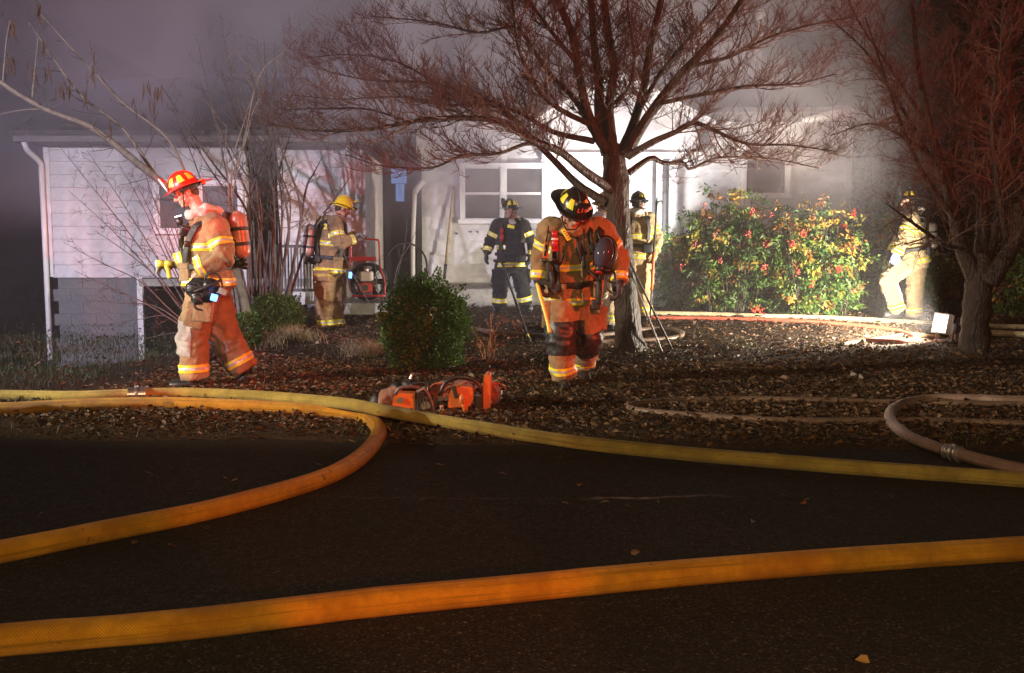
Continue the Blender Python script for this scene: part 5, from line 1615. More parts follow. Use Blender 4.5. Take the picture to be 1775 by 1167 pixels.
    if hood:
        q = MB()
        for k in range(13):
            th = 2 * math.pi * k / 13; rr = .098 + .012 * math.sin(k * 2.3 + seed)
            c = nk + la * math.cos(th) * rr + fr * math.sin(th) * rr * .85 + up * (-.018 + (.03 if math.sin(th) < 0 else -.015) + .012 * math.sin(k * 1.7))
            q.ell(c, (.060, .058, .044))
        q.ell(nk - fr * .13 + up * .0, (.085, .05, .05)); q.ell(nk + up * -.02, (.095, .095, .05))
        hm = remesh(q.mesh('hood'), .010, 20); wrinkle(hm, .010, seed + 9, [], 20); link('hood', hm, hood_m or M_hood, t)
    q = MB()
    for k in range(15):
        th = math.pi / 2 + 2 * math.pi * k / 15 + .2
        if k in (0, 14): continue
        q.ell(S + up * (TL * .07) + la * math.cos(th) * .125 + fr * math.sin(th) * .125, (.042, .042, .058))
    cm = remesh(q.mesh('collar'), .011, 6); link('collar', cm, jacket_m, t)
    # --- gloves, boots
    for s, gm in (('A', gloveA), ('B', gloveB)):
        if gm is None: continue
        wr = L['wr' + s]; hd = L['hd' + s] - wr; pn = (handA if s == 'A' else handB) or (latS * (1 if s == 'A' else -1))
        q = MB(); hand(q, wr, hd, pn, .75, 1.42, 1.08, side=1 if s == 'A' else -1); d = hd.normalized()
        limb(q, [wr - d * .05, wr + d * .03], [.052, .045], 5, 12)
        gme = remesh(q.mesh('glove'), .0055, 2); wrinkle(gme, .003, seed + 2, [], 25); link('glove', gme, gm, t)
    for s, toe in (('A', toeA), ('B', toeB)):
        an = L['an' + s]; d = Vector(toe or front); 
        dn = d.normalized()
        heel = an - Vector((0, 0, .055)) - Vector((dn.x, dn.y, 0)) * .045
        q = MB(); limb(q, [an + Vector((0, 0, .10)), an, an - Vector((0, 0, .03))], [.072, .068, .064], 8, 12)
        limb(q, [heel, heel + dn * .10, heel + dn * .19, heel + dn * .265], [.047, .050, .052, .040], 12, 12)
        bme_ = remesh(q.mesh('boot'), .010, 2); bo = link('boot', bme_, M_rub, t)
        q = MB(); q.tube([heel - Vector((0, 0, .036)), heel + dn * .13 - Vector((0, 0, .038)), heel + dn * .275 - Vector((0, 0, .030))], [.045, .05, .044], 12, 12, 0.34); q.build('sole', M_rub, bo, True)
    # --- reflective bands
    YS = (M_yel, M_silver)
    if 'chest' in bands:
        c, la, fr, a, b_ = ring(waist); strip(jm, Hh, S, TL * waist - .032, TL * waist + .034, .4, YS, t, lat=la, fr=fr, ell=(a + .035, b_ + .06), cen=c)
    if 'hem' in bands:
        c, la, fr, a, b_ = ring(-.03); strip(jm, Hh, S, -TL * .03 - .03, -TL * .03 + .035, .4, YS, t, lat=la, fr=fr, ell=(a + .05, b_ + .07), cen=c)
    for s in 'AB':
        if 'cuff' + s in bands:
            l = (L['wr' + s] - L['el' + s]).length; strip(jm, L['el' + s], L['wr' + s], l - .075, l - .01, .125, YS, t)
        if 'arm' + s in bands:
            l = (L['el' + s] - L['sh' + s]).length; strip(jm, L['sh' + s], L['el' + s], l * .60 - .032, l * .60 + .032, .135, YS, t)
        if 'leg' + s in bands:
            l = (L['an' + s] - L['kn' + s]).length; strip(tm, L['kn' + s], L['an' + s], l - .125, l - .055, .17, YS, t)
    for s in (knees or ''):
        l = (L['an' + s] - L['kn' + s]).length
        d = front
        strip(tm, L['kn' + s] + (L['hi' + s] - L['kn' + s]).normalized() * .13, L['kn' + s] + (L['an' + s] - L['kn' + s]).normalized() * .17, 0.0, .30, .215, (knee_m, knee_m), t, name='knee_patch', off=.006, three=False, front_only=d)
    for s in 'AB':
        h_, kn = L['hi' + s], L['kn' + s]; dn = (kn - h_).normalized(); o_ = (latH * (-1 if s == 'A' else 1)); o_ = (o_ - dn * o_.dot(dn)).normalized()
        R_ = Matrix((o_, dn.cross(o_), dn)).transposed().to_4x4()
        q = MB(); q.box(h_.lerp(kn, .62) + o_ * (.125 * bulk), (.06, .17, .20), rot=R_, bevel=.02); q.box(h_.lerp(kn, .62) + o_ * (.135 * bulk) - dn * .085, (.06, .18, .06), rot=R_, bevel=.012); q.build('cargo_pocket', trouser_m, t, True)
        th = math.pi / 2 + (.62 if s == 'A' else -.62)
        c_ = surf(.14, th, .012); f_n = (surf(.14, th, .1) - surf(.14, th, 0)).normalized()
        q = MB(); q.box(c_, (.15, .045, .14), rot=frame(f_n, up), bevel=.014); q.box(c_ + up * .06 + f_n * .008, (.155, .045, .05), rot=frame(f_n, up), bevel=.01); q.build('jacket_pocket', jacket_m, t, True)
    # --- breathing apparatus
    if straps:
        for sg in (1, -1):
            th_f = math.pi / 2 - sg * .62; th_b = -math.pi / 2 + sg * .5
            path = [(.28, th_f), (.5, th_f), (.72, th_f), (.9, th_f - sg * .05), (1.0, th_f - sg * .25), (1.05, 0 if sg > 0 else math.pi), (.95, th_b), (.7, th_b), (.4, th_b)]
            pts = [surf(a_, b2, .030 if i < 4 or i > 6 else .045) for i, (a_, b2) in enumerate(path)]
            nrm = [(surf(a_, b2, .1) - surf(a_, b2, 0)).normalized() + (up * 1.2 if 3 < i < 7 else up * 0) for i, (a_, b2) in enumerate(path)]
            q = MB(); ribbon(q, pts, nrm, .062, .014, 46); st = q.build('shoulder_strap', M_web, t, False)
            bx = surf(.66, th_f, .048); q = MB(); q.box(bx, (.05, .035, .05), rot=frame(ring(.66)[2]), bevel=.008); q.build('buckle', M_rub, st, True)
        q = MB(); an_ = np.linspace(0, 2 * math.pi, 17); ribbon(q, [surf(.25, a_, .026) for a_ in an_], [surf(.25, a_, .1) - surf(.25, a_, 0) for a_ in an_], .05, .014, 60); q.build('waist_belt', M_web, t, False)
        bx = surf(.25, math.pi / 2, .038); q = MB(); q.box(bx, (.07, .02, .06), rot=frame(ring(.25)[2]), bevel=.008); q.build('buckle', M_rub, t, True)
    if tank:
        c, la, fr, a, b_ = ring(.5); bdir = Vector(dir_tank).normalized() if dir_tank else -fr
        top = P(*tank[0]) - base; bot = P(*tank[1]) - base
        ax = (top - bot).normalized(); Lt = (top - bot).length; r = tank[2]
        me = tube_mesh('air_tank', [bot - ax * .0, bot + ax * .02, bot + ax * .06, bot + ax * (Lt * .5), top - ax * .07, top - ax * .025, top], [r * .35, r * .72, r * .97, r, r * .97, r * .72, r * .22], 40, 22)
        tk = link('air_tank', me, tank_m, t)
        for f in (.30, .62):
            q = MB(); m_ = bot + ax * Lt * f; q.cyl(m_ - ax * .016, m_ + ax * .016, r * 1.05, seg=24); q.build('tank_band', M_web, tk)
        q = MB(); q.cyl(bot - ax * .05, bot + ax * .02, r * .42, seg=12); q.cyl(bot - ax * .03, bot - ax * .03 + la * .10, .022, seg=12); q.box(bot - ax * .05 - bdir * .05, (.11, .08, .07), bevel=.015); q.cyl(bot - ax * .06 , bot - ax * .06 - la * .09, .018, seg=10); q.ell(bot - ax * .07 + la * .06, (.035, .035, .03)); q.build('tank_valve', M_rub, tk, True)
        q = MB(); mid = (top + bot) / 2 - bdir * (r + .02); q.box(mid - bdir * .0, (.24, .045, Lt * .95), rot=frame(-bdir, ax), bevel=.02); q.box(bot - bdir * (r + .03) - ax * .02, (.32, .07, .12), rot=frame(-bdir, ax), bevel=.025); q.build('backplate', M_web, t, True)
        q = MB(); q.tube([bot + la * .08, surf(.15, math.pi + .3, .05), surf(.3, math.pi - .5, .05), surf(.62, math.pi - 1.1, .035), surf(.82, math.pi / 2 + .35, .04)], [.011] * 5, 36, 7); q.build('air_hose', M_rub, t, True)
    return t, L, HM, surf, ring, base


PB = {}


def pin(t, name, mb, m, smooth=True, parent=None): return mb.build(name, m, parent or t, smooth)


# 1 --- red helmet, walking left
D1 = 8.77
t, L, HM, surf, ring, base = person('person in a red helmet walking left, torch in hand, before the pale wing', D1, (372, 672), dict(
    head=(322, 331, .02), neck=(347, 366, .02), shA=(350, 392, .19), shB=(372, 392, -.17), elA=(345, 444, .30), elB=(389, 446, -.24), wrA=(303, 456, .24), wrB=(342, 470, -.26), hdA=(284, 458, .22), hdB=(322, 486, -.24),
    hiA=(366, 486, .10), hiB=(360, 486, -.10), knA=(388, 576, .14), knB=(334, 582, -.10), anA=(424, 640, .16), anB=(339, 655, -.10)),
    (-1, -.10, 0), (-1, -.30, -.48), M_tan, M_tan, M_hred, shield=M_white, stext='1|', goggles=True, gloveA=M_glovey, gloveB=None, handA=Vector((.1, -.3, -.9)), handB=Vector((-.3, .6, -.6)), knees='AB', knee_m=M_kneep, bulk=1.12, seed=3,
    tank=((410, 366, D1 - .02), (421, 448, D1 - .02), .078), tank_m=M_tankr, dir_tank=(1, 0, 0), helm_label='red helmet with a white front shield', toeA=(-.72, -.1, -.55), toeB=(-1, -.12, -.04), waist=.60)
# chest gear: regulator, lapel torch, mask in the near hand
q = MB(); c = surf(.90, math.pi / 2 - .35, .06); q.box(c, (.09, .08, .085), rot=(0.3, .4, .3), bevel=.014)
for k in range(4): q.box(c + Vector((-.01, -.045, .028 - k * .018)), (.07, .01, .006), rot=(0.3, .4, .3))
pin(t, 'regulator', q, M_rub)
q = MB(); c = P(352, 348, D1 - .2) - base; c = P(346, 370, D1 - .22) - base
q = MB(); c = P(313, 394, D1 - .02) - base; q.cyl(c, c + Vector((-.012, -.01, .09)), .026, .032, 12); lt = pin(t, 'lapel_torch', q, M_rub)
q = MB(); q.cyl(c + Vector((-.013, -.011, .09)), c + Vector((-.016, -.012, .10)), .030, seg=12); pin(t, 'torch_lens', q, M_torch, False, lt)
q = MB(); mc = P(352, 503, D1 - .33) - base
q.ell(mc, (.14, .075, .10), rot=(0, .5, 0)); q.ell(mc + Vector((-.07, -.03, .01)), (.07, .06, .07)); q.ell(mc + Vector((.07, -.02, .04)), (.075, .055, .06)); q.ell(mc + Vector((-.03, -.04, -.07)), (.06, .05, .06))
mm = remesh(q.mesh('face_mask'), .010, 2); wrinkle(mm, .012, 5, [], 18); fm = link('face_mask', mm, M_rub, t)
q = MB(); q.tube([mc + Vector((.02, -.03, .05)), mc + Vector((.05, -.05, .13)), mc + Vector((.13, -.04, .14)), mc + Vector((.17, -.02, .04)), mc + Vector((.14, -.02, -.05))], [.008] * 5, 24, 6); q.tube([mc + Vector((-.12, -.02, -.02)), mc + Vector((-.02, -.09, .0)), mc + Vector((.10, -.08, .05)), mc + Vector((.17, -.03, .09))], [.012] * 4, 20, 6); q.tube([mc + Vector((-.06, -.06, -.02)), mc + Vector((-.05, -.07, -.14)), mc + Vector((.01, -.05, -.17))], [.013, .012, .006], 14, 6); pin(t, 'mask_strap', q, M_web, True, fm)
q = MB(); bc = P(371, 516, D1 - .43) - base; q.box(bc, (.055, .03, .058), rot=(0, .3, .2), bevel=.01); pin(t, 'indicator_lamp', q, M_blue, True, fm)
q = MB(); q.box(bc + Vector((.07, .02, .05)), (.075, .02, .05), rot=(0, .4, 0), bevel=.008); pin(t, 'grip_patch', q, M_kneep, True, fm)
# cargo pocket
q = MB(); c = P(352, 541, D1 - .26) - base; q.box(c, (.17, .05, .17), rot=(0, .12, 0), bevel=.018); pin(t, 'cargo_pocket', q, M_tan)
q = MB(); c = P(340, 410, D1 - .20) - base; q.box(c, (.10, .05, .14), bevel=.018); pin(t, 'chest_pocket', q, M_tan)
# torch held in the far hand
to = P(287, 457, D1 + .16)
tt_ = empty('torch', to, 'yellow lit torch held out in the walking red-helmeted firefighter\'s hand', 'torch')
q = MB(); q.cyl((-.075, -.01, .0), (-.01, 0, .0), .034, .028, 14); q.cyl((-.015, 0, 0), (.055, 0, .0), .026, seg=12); q.tube([(.0, 0, 0), (.022, -.005, -.06), (.035, -.005, -.13)], [.022, .020, .022], 10, 10); q.build('torch_body', mat('yellow_torch_plastic', (.72, .52, .05), .4, scale=20, var=.15), tt_, True)
q = MB(); q.cyl((-.080, -.01, 0), (-.074, -.01, 0), .030, seg=14); q.build('torch_lens', M_torch, tt_)

# 2 --- black helmet, middle, facing us
D2 = 8.84
t, L, HM, surf, ring, base = person('person in a black L14 helmet looking down, stepping forward beside the middle tree', D2, (985, 671), dict(
    head=(992, 363, -.44), neck=(996, 391, -.28), shA=(954, 397, -.24), shB=(1040, 397, -.18), elA=(940, 442, -.16), elB=(1071, 445, -.08), wrA=(934, 487, -.22), wrB=(1074, 490, -.20), hdA=(938, 506, -.20), hdB=(1072, 512, -.18),
    hiA=(977, 503, .0), hiB=(1017, 503, .03), knA=(971, 580, -.14), knB=(1019, 585, .02), anA=(976, 652, -.02), anB=(1011, 628, .38)),
    (.05, -1, 0), (.30, -.9, -.78), M_tan, M_tan, M_hblk, shield=M_shblk, stext='L14|', ink=mat('red_lettering', (.8, .12, .08), .5, scale=20, var=.1), htail='EMS', knees='AB', knee_m=M_knee, bulk=1.06, seed=7, handA=Vector((1, .2, 0)), handB=Vector((-1, .1, 0)),
    helm_label='black helmet with a dark shield reading L14', head_scale=1.12, toeA=(0.05, -1, -.05), toeB=(.1, -1, -.45), waist=.52, tank=((1002, 395, D2 + .17), (1000, 470, D2 + .24), .075), dir_tank=(0, 1, 0), hood_m=M_tan)
def P2(px, py, dy): return P(px, py, D2 + dy) - base
q = MB(); a_ = P2(960, 400, -.42); q.cyl(a_, a_ + Vector((.008, 0, -.055)), .026, .024, 14); q.cyl(a_ + Vector((.008, 0, -.055)), a_ + Vector((.01, 0, -.155)), .030, seg=14); q.cyl(a_ + Vector((.01, 0, -.155)), a_ + Vector((.012, 0, -.175)), .034, seg=14); rt_ = pin(t, 'lapel_torch', q, M_redp)
q = MB(); q.cyl(a_ + Vector((.008, 0, -.062)), a_ + Vector((.008, 0, -.078)), .0315, seg=14); pin(t, 'torch_band', q, M_white, True, rt_)
q = MB(); q.box(P2(946, 434, -.36), (.045, .04, .14), rot=(0, .12, 0), bevel=.01); pin(t, 'radio', q, M_orp)
q = MB(); q.box(P2(944, 451, -.365), (.055, .045, .03), rot=(0, .12, 0), bevel=.006); q.cyl(P2(947, 418, -.36), P2(951, 392, -.34), .006, seg=8); q.box(P2(946, 434, -.385), (.018, .008, .10), rot=(0, .12, 0)); pin(t, 'radio_holster', q, M_rub)
q = MB(); tc_ = P2(981, 407, -.43); q.box(tc_, (.035, .012, .11), rot=(0, -.55, 0), bevel=.006); tg = pin(t, 'accountability_tag', q, M_yel)
q = MB()
for k in range(4): q.box(tc_ + Vector((-.018 + k * .013, -.0075, .027 - k * .017)), (.022, .003, .006), rot=(0, -.55, 0))
pin(t, 'tag_mark', q, M_ink, False, tg)
# mask hanging on the chest
mc = P2(1048, 440, -.40)
q = MB(); q.tube([mc + Vector((.015, 0, .115)), mc + Vector((.0, -.03, .06)), mc + Vector((-.015, -.035, -.02)), mc + Vector((-.03, -.03, -.10))], [.045, .075, .082, .055], 18, 18); lens = pin(t, 'face_mask', q, M_lens)
q = MB(); q.tube([mc + Vector((-.06, .02, .11)), mc + Vector((.02, .045, .14)), mc + Vector((.09, .03, .08)), mc + Vector((.085, .02, -.04)), mc + Vector((.02, .02, -.12)), mc + Vector((-.07, .0, -.09))], [.018] * 6, 30, 8); q.cyl(mc + Vector((-.035, -.02, -.10)), mc + Vector((-.05, -.045, -.155)), .045, .038, 14); q.ell(mc + Vector((.02, 0, -.14)), (.05, .04, .03)); pin(t, 'mask_rim', q, M_rub, True, lens)
q = MB(); q.cyl(mc + Vector((-.05, -.045, -.152)), mc + Vector((-.052, -.05, -.162)), .028, seg=12); pin(t, 'mask_port', q, M_redp, True, lens)
q = MB(); q.tube([mc + Vector((.05, 0, -.10)), mc + Vector((.085, -.01, -.17)), mc + Vector((.09, -.01, -.25))], [.010] * 3, 12, 6); q.tube([mc + Vector((.02, 0, -.14)), mc + Vector((.03, -.01, -.22)), mc + Vector((.08, -.01, -.25))], [.010] * 3, 12, 6); q.tube([mc + Vector((.0, 0, -.16)), mc + Vector((.02, -.01, -.29)), mc + Vector((.08, -.01, -.34))], [.008] * 3, 12, 6); pin(t, 'mask_strap', q, M_web, True, lens)
# hanging straps and gear on the belt
for (x0, y0, x1, y1, w) in ((955, 470, 958, 500, .03), (1038, 485, 1037, 527, .035), (1022, 470, 1040, 490, .03), (965, 478, 970, 505, .028), (1008, 400, 1012, 465, .022), (1020, 395, 1027, 440, .03)):
    q = MB(); q.tube([P2(x0, y0, -.33), P2((x0 + x1) / 2 + 1, (y0 + y1) / 2, -.36), P2(x1, y1, -.34)], [w * .7] * 3, 14, 8, .45); pin(t, 'gear_strap', q, M_web)
q = MB(); q.box(P2(1033, 528, -.27), (.08, .05, .09), bevel=.012); q.box(P2(952, 470, -.30), (.05, .05, .17), bevel=.012); pin(t, 'belt_pouch', q, M_web)
q = MB(); q.box(P2(1037, 524, -.05), (.05, .24, .20), bevel=.02); pin(t, 'cargo_pocket', q, M_tan)
q = MB(); ribbon(q, [surf(a_, math.pi / 2 - .12, .006) for a_ in np.linspace(-.08, .95, 8)], [surf(a_, math.pi / 2 - .12, .1) - surf(a_, math.pi / 2 - .12, 0) for a_ in np.linspace(-.08, .95, 8)], .075, .018, 30); pin(t, 'jacket_flap', q, M_tan, False)
for (x0, y0, x1, y1) in ((1002, 402, 1008, 452), (1012, 398, 1016, 440), (1026, 398, 1030, 432), (1035, 400, 1052, 428)):
    q = MB(); q.tube([P2(x0, y0, -.36), P2((x0 + x1) / 2 - 3, (y0 + y1) / 2, -.42), P2(x1, y1, -.40)], [.011, .012, .010], 14, 7); pin(t, 'gear_strap', q, M_web)
# axe carried in the gloved hand
ax0, ax1 = P(931, 491, D2 - .26), P(953, 577, D2 - .42)
axe = empty('axe', ax1, 'yellow-handled axe carried head up by the black-helmeted firefighter in the middle', 'axe')
d0 = ax0 - ax1
q = MB(); q.tube([Vector((0, 0, 0)), d0 * .3 + Vector((.004, 0, 0)), d0 * .75, d0 * 1.0], [.018, .015, .017, .016], 20, 8, .7); q.build('axe_handle', mat('yellow_fibreglass', (.74, .66, .10), .4, scale=20, var=.1), axe, True)
q = MB(); h0 = P(938, 487, D2 - .28) - ax1; q.prism([h0 + Vector((-.03, 0, .02)), h0 + Vector((.05, 0, .025)), h0 + Vector((.14, 0, -.06)), h0 + Vector((.12, 0, -.12)), h0 + Vector((.04, 0, -.035)), h0 + Vector((-.03, 0, -.03))], (0, .03, 0)); q.build('axe_head', M_dark, axe)

# 3 --- yellow helmet, turned away
D3 = 13.9
t, L, HM, surf, ring, base = person('person in a yellow helmet standing turned away beside the red fan, tank on back', D3, (574, 580), dict(
    head=(594, 361, .06), neck=(583, 376, .02), shA=(574, 386, .16), shB=(581, 386, -.16), elA=(598, 418, .24), elB=(588, 421, -.24), wrA=(617, 410, .12), wrB=(615, 415, -.12), hdA=(626, 408, .08), hdB=(626, 414, -.06),
    hiA=(580, 466, .10), hiB=(566, 466, -.10), knA=(581, 528, .08), knB=(562, 528, -.06), anA=(584, 569, .06), anB=(562, 569, -.04)),
    (1, .25, 0), (1, .42, -.42), M_tan, M_tan, M_hyel, patch=None, hkind='euro', bulk=1.03, seed=11, voxel=.015, tank=((538, 388, D3 - .10), (534, 446, D3 - .12), .082), tank_m=M_tank, dir_tank=(-1, -.3, 0), lamp=True, gloveA=M_glovey, gloveB=M_glovey, handA=Vector((0, -.5, -1)), handB=Vector((0, .5, -1)), toeA=(1, .1, -.03), toeB=(1, -.3, -.03), waist=.55)
q = MB(); c = P(557, 477, D3 - .27) - base; q.box(c, (.245, .03, .17), rot=(0, 0, -.35), bevel=.015); fl = pin(t, 'coat_tail', q, M_tan)
tm_ = text_mesh('CDONOUGH', .052, .001, .0006); tm_.transform(Matrix.Translation(c + Vector((.004, -.0185, -.004))) @ Matrix.Rotation(-.35, 4, 'Z') @ Matrix.Rotation(math.pi / 2, 4, 'X')); link('lettering', tm_, M_yel, fl)
q = MB(); q.box(c + Vector((0, -.004, .078)), (.23, .03, .022), rot=(0, 0, -.35)); pin(t, 'tail_trim', q, M_yel, False, fl)
tm_ = text_mesh('2', .10, .001, .003); cc_ = P(564, 393, D3 - .30) - base; tm_.transform(Matrix.Translation(cc_) @ Matrix.Rotation(-.25, 4, 'Z') @ Matrix.Rotation(math.pi / 2 - .15, 4, 'X')); link('lettering', tm_, M_yel, t)
q = MB(); c = P(607, 477, D3 - .18) - base; q.box(c, (.055, .03, .10), rot=(0, .1, 0), bevel=.01); lp = pin(t, 'belt_lamp', q, M_rub)
q = MB(); q.box(c + Vector((.005, -.018, 0)), (.045, .01, .085), rot=(0, .1, 0), bevel=.004); pin(t, 'indicator_lamp', q, M_blue, False, lp)
q = MB(); q.tube([surf(.2, -.3, .03), surf(.12, -1.2, .04), surf(.12, -2.0, .05), surf(.2, -2.8, .04)], [.06] * 4, 24, 8, .6); pin(t, 'belt_pouch', q, M_web)

# 4 --- black suit by the window
D4 = 15.5
t, L, HM, surf, ring, base = person('person in a black suit and black helmet facing left in front of the window', D4, (884, 542), dict(
    head=(885, 364, -.06), neck=(887, 381, 0), shA=(864, 389, -.02), shB=(906, 389, .02), elA=(850, 418, .02), elB=(919, 419, .02), wrA=(844, 438, -.06), wrB=(920, 444, -.04), hdA=(841, 450, -.08), hdB=(917, 458, -.08),
    hiA=(873, 457, 0), hiB=(899, 457, 0), knA=(867, 497, -.03), knB=(905, 497, -.02), anA=(866, 530, 0), anB=(911, 527, .02)),
    (-.15, -1, 0), (-.8, -.75, -.05), M_blk, M_blk, M_hblk, shield=M_shblk, bulk=1.0, seed=13, voxel=.016, hood_m=M_hood, waist=.42, toeA=(-.5, -1, -.03), toeB=(.4, -1, -.03), straps=True, bands=('chest', 'hem', 'cuffA', 'cuffB', 'armA', 'armB', 'legA', 'legB'))
def P4(px, py, dy): return P(px, py, D4 + dy) - base
q = MB(); a_ = P4(870, 396, -.24); q.cyl(a_, a_ + Vector((0, 0, -.08)), .028, seg=10); q.cyl(a_ + Vector((0, 0, -.09)), a_ + Vector((0, 0, -.2)), .032, seg=10); pin(t, 'lapel_torch', q, M_redp)
q = MB(); q.box(P4(886, 393, -.24), (.11, .02, .05), rot=(0, .2, 0), bevel=.005); pin(t, 'name_patch', q, M_yel)
q = MB(); q.tube([P4(911, 422, -.26), P4(914, 440, -.28)], [.018, .016], 8, 8); pin(t, 'tool_handle', q, M_white)
q = MB(); q.box(P4(893, 432, -.24), (.30, .04, .2), bevel=.02); pin(t, 'jacket_pocket', q, M_blk)

# 5 --- behind the middle tree, from the back
D5 = 14.3
t, L, HM, surf, ring, base = person('person in sand-coloured gear half hidden behind the middle tree trunk, holding an orange pole', D5, (1104, 560), dict(
    head=(1106, 352, .02), neck=(1105, 368, 0), shA=(1087, 377, .0), shB=(1124, 378, .0), elA=(1078, 418, -.02), elB=(1139, 412, .0), wrA=(1085, 450, -.12), wrB=(1135, 437, -.14), hdA=(1088, 460, -.16), hdB=(1131, 446, -.18),
    hiA=(1094, 442, 0), hiB=(1113, 442, 0), knA=(1093, 506, 0), knB=(1115, 506, -.02), anA=(1093, 546, .0), anB=(1118, 546, .0)),
    (.1, 1, 0), (.5, 1, -.1), M_pale, M_pale, M_hblk, bulk=1.0, seed=17, voxel=.016, hood_m=M_white, patch=M_yel, toeA=(0, 1, -.03), toeB=(.3, 1, -.03), waist=.5, handB=Vector((-.4, .8, -.2)), gloveA=M_glovey, gloveB=M_pale)
q = MB(); q.box(P(1122, 430, D5 - .22) - base, (.16, .08, .14), bevel=.03); pin(t, 'belt_pouch', q, M_web)
pk0, pk1 = P(1139, 346, D5 - .18), P(1127, 547, D5 - .20)
po_ = empty('pike_pole', pk1, 'orange-shafted pike pole held upright beside the middle tree', 'pike pole')
d0 = pk0 - pk1
q = MB(); q.tube([Vector((0, 0, 0)), d0 * .5], [.014, .014], 6, 8); q.build('pole_end', M_dark, po_, True)
q = MB(); q.tube([d0 * .22, d0 * .55], [.020, .020], 6, 8); q.build('pole_grip', mat('orange_fibreglass', (.70, .16, .05), .45, scale=20, var=.15), po_, True)
q = MB(); q.tube([d0 * .5, d0 * .98], [.014, .013], 6, 8); q.tube([d0 * .95, d0 * 1.0 + Vector((.0, 0, .04))], [.02, .006], 6, 8); q.tube([d0 * .97, d0 * .97 + Vector((.06, 0, .03)), d0 * .97 + Vector((.09, 0, -.03))], [.014, .012, .005], 8, 6); q.build('pole_hook', M_dark, po_, True)

# 6 --- almost wholly hidden between the middle firefighter and the trunk
D6 = 13.4
t, L, HM, surf, ring, base = person('person in a yellow helmet almost hidden between the middle firefighter and the tree trunk', D6, (1052, 572), dict(
    head=(1046, 356, .0), neck=(1046, 374, 0), shA=(1028, 385, .0), shB=(1066, 385, .0), elA=(1022, 425, .0), elB=(1072, 425, .0), wrA=(1026, 458, -.10), wrB=(1070, 458, -.10), hdA=(1028, 470, -.12), hdB=(1068, 470, -.12),
    hiA=(1037, 458, 0), hiB=(1058, 458, 0), knA=(1036, 520, 0), knB=(1058, 520, 0), anA=(1036, 562, .0), anB=(1058, 562, .0)),
    (.1, 1, 0), (-.5, 1, -.1), M_pale, M_pale, M_hyel, patch=None, bulk=.94, seed=19, voxel=.018, hkind='euro', toeA=(0, 1, -.03), toeB=(.1, 1, -.03))

# 7 --- walking by the bushes on the right
D7 = 14.4
t, L, HM, surf, ring, base = person('person in sand-coloured gear striding left between the berry bushes and the flood lamp', D7, (1578, 563), dict(
    head=(1575, 349, 0), neck=(1577, 366, 0), shA=(1574, 378, .17), shB=(1580, 378, -.17), elA=(1562, 412, .22), elB=(1566, 414, -.24), wrA=(1546, 436, .16), wrB=(1553, 440, -.24), hdA=(1541, 448, .12), hdB=(1549, 456, -.22),
    hiA=(1590, 449, .10), hiB=(1584, 449, -.09), knA=(1586, 498, .10), knB=(1540, 486, -.11), anA=(1586, 548, .10), anB=(1557, 540, -.10)),
    (-1, -.1, 0), (-1, -.25, -.05), M_pale, M_pale, M_hblk, shield=M_shblk, bulk=1.04, seed=23, voxel=.015, tank=((1613, 384, D7 - .08), (1617, 432, D7 - .08), .085), tank_m=M_tank, dir_tank=(1, 0, 0), gloveA=M_glove, gloveB=mat('blue_glove', (.10, .14, .26), .6, scale=25, var=.3), toeA=(-1, -.1, -.03), toeB=(-1, -.1, .05), waist=.66)

# ------------------------------------------------------------------ tools and equipment
M_lamp = mat('white_lamp_housing', (0.70, 0.66, 0.74), 0.45, scale=20, var=0.08)
M_lens, _n3, _b3 = new_mat('lit_flood_lens')
_b3.inputs['Emission Color'].default_value = (1.0, 0.95, 0.86, 1); _b3.inputs['Emission Strength'].default_value = 30.0
LB = G(1640, 592)
lamp = empty('flood_lamp', LB, 'white lit flood lamp standing on the leaves beside the right tree trunk', 'work lamp')
LD = Vector((-.93, -.20, .16)).normalized()
lc = P(1638, 562, LB.y) - LB
FR = frame(LD)
LM = Matrix.Translation(lc) @ FR
q = MB(); q.box((0, -.06, 0), (.26, .10, .22), bevel=.02); q.box((0, .0, 0), (.30, .05, .26), bevel=.02)
for k in range(6): q.box((-.10 + k * .04, -.125, 0), (.012, .05, .18))
me = q.mesh('lamp_housing'); me.transform(LM); link('lamp_housing', me, M_lamp, lamp)
q = MB()
for sx in (-1, 1): q.box((.14 * sx, .045, 0), (.02, .05, .258))
for sz in (-1, 1): q.box((0, .045, .12 * sz), (.258, .05, .02))
me = q.mesh('lamp_rim'); me.transform(LM); link('lamp_rim', me, M_lamp, lamp)
q = MB(); q.box((0, .031, 0), (.25, .012, .21), bevel=.004); me = q.mesh('lens'); me.transform(LM); link('lens', me, M_lens, lamp)
q = MB()
for sx in (-1, 1): q.box((.155 * sx, -.03, -.09), (.012, .04, .22))
q.box((0, -.03, -.205), (.32, .04, .012)); me = q.mesh('bracket'); me.transform(LM); link('bracket', me, M_lamp, lamp)
q = MB(); q.cyl(lc + Vector((.03, -.01, -.19)), (0.03, -.01, .02), .02, seg=10); q.box((.03, -.01, .012), (.30, .24, .024), bevel=.006); q.build('stand', M_lamp, lamp)
q = MB(); q.box((.155, .06, .12), (.07, .12, .22), bevel=.01); q.build('ballast_box', mat('beige_metal', (.5, .45, .36), .5, scale=20, var=.1), lamp)
lp_ = LB + lc + LD * .14
sp_ = spot('flood_lamp_light', lp_, lp_ + Vector((-.83, .52, .16)), FLOOD_W, (1.0, 0.88, 0.70), 162, 0.6, 0.09)

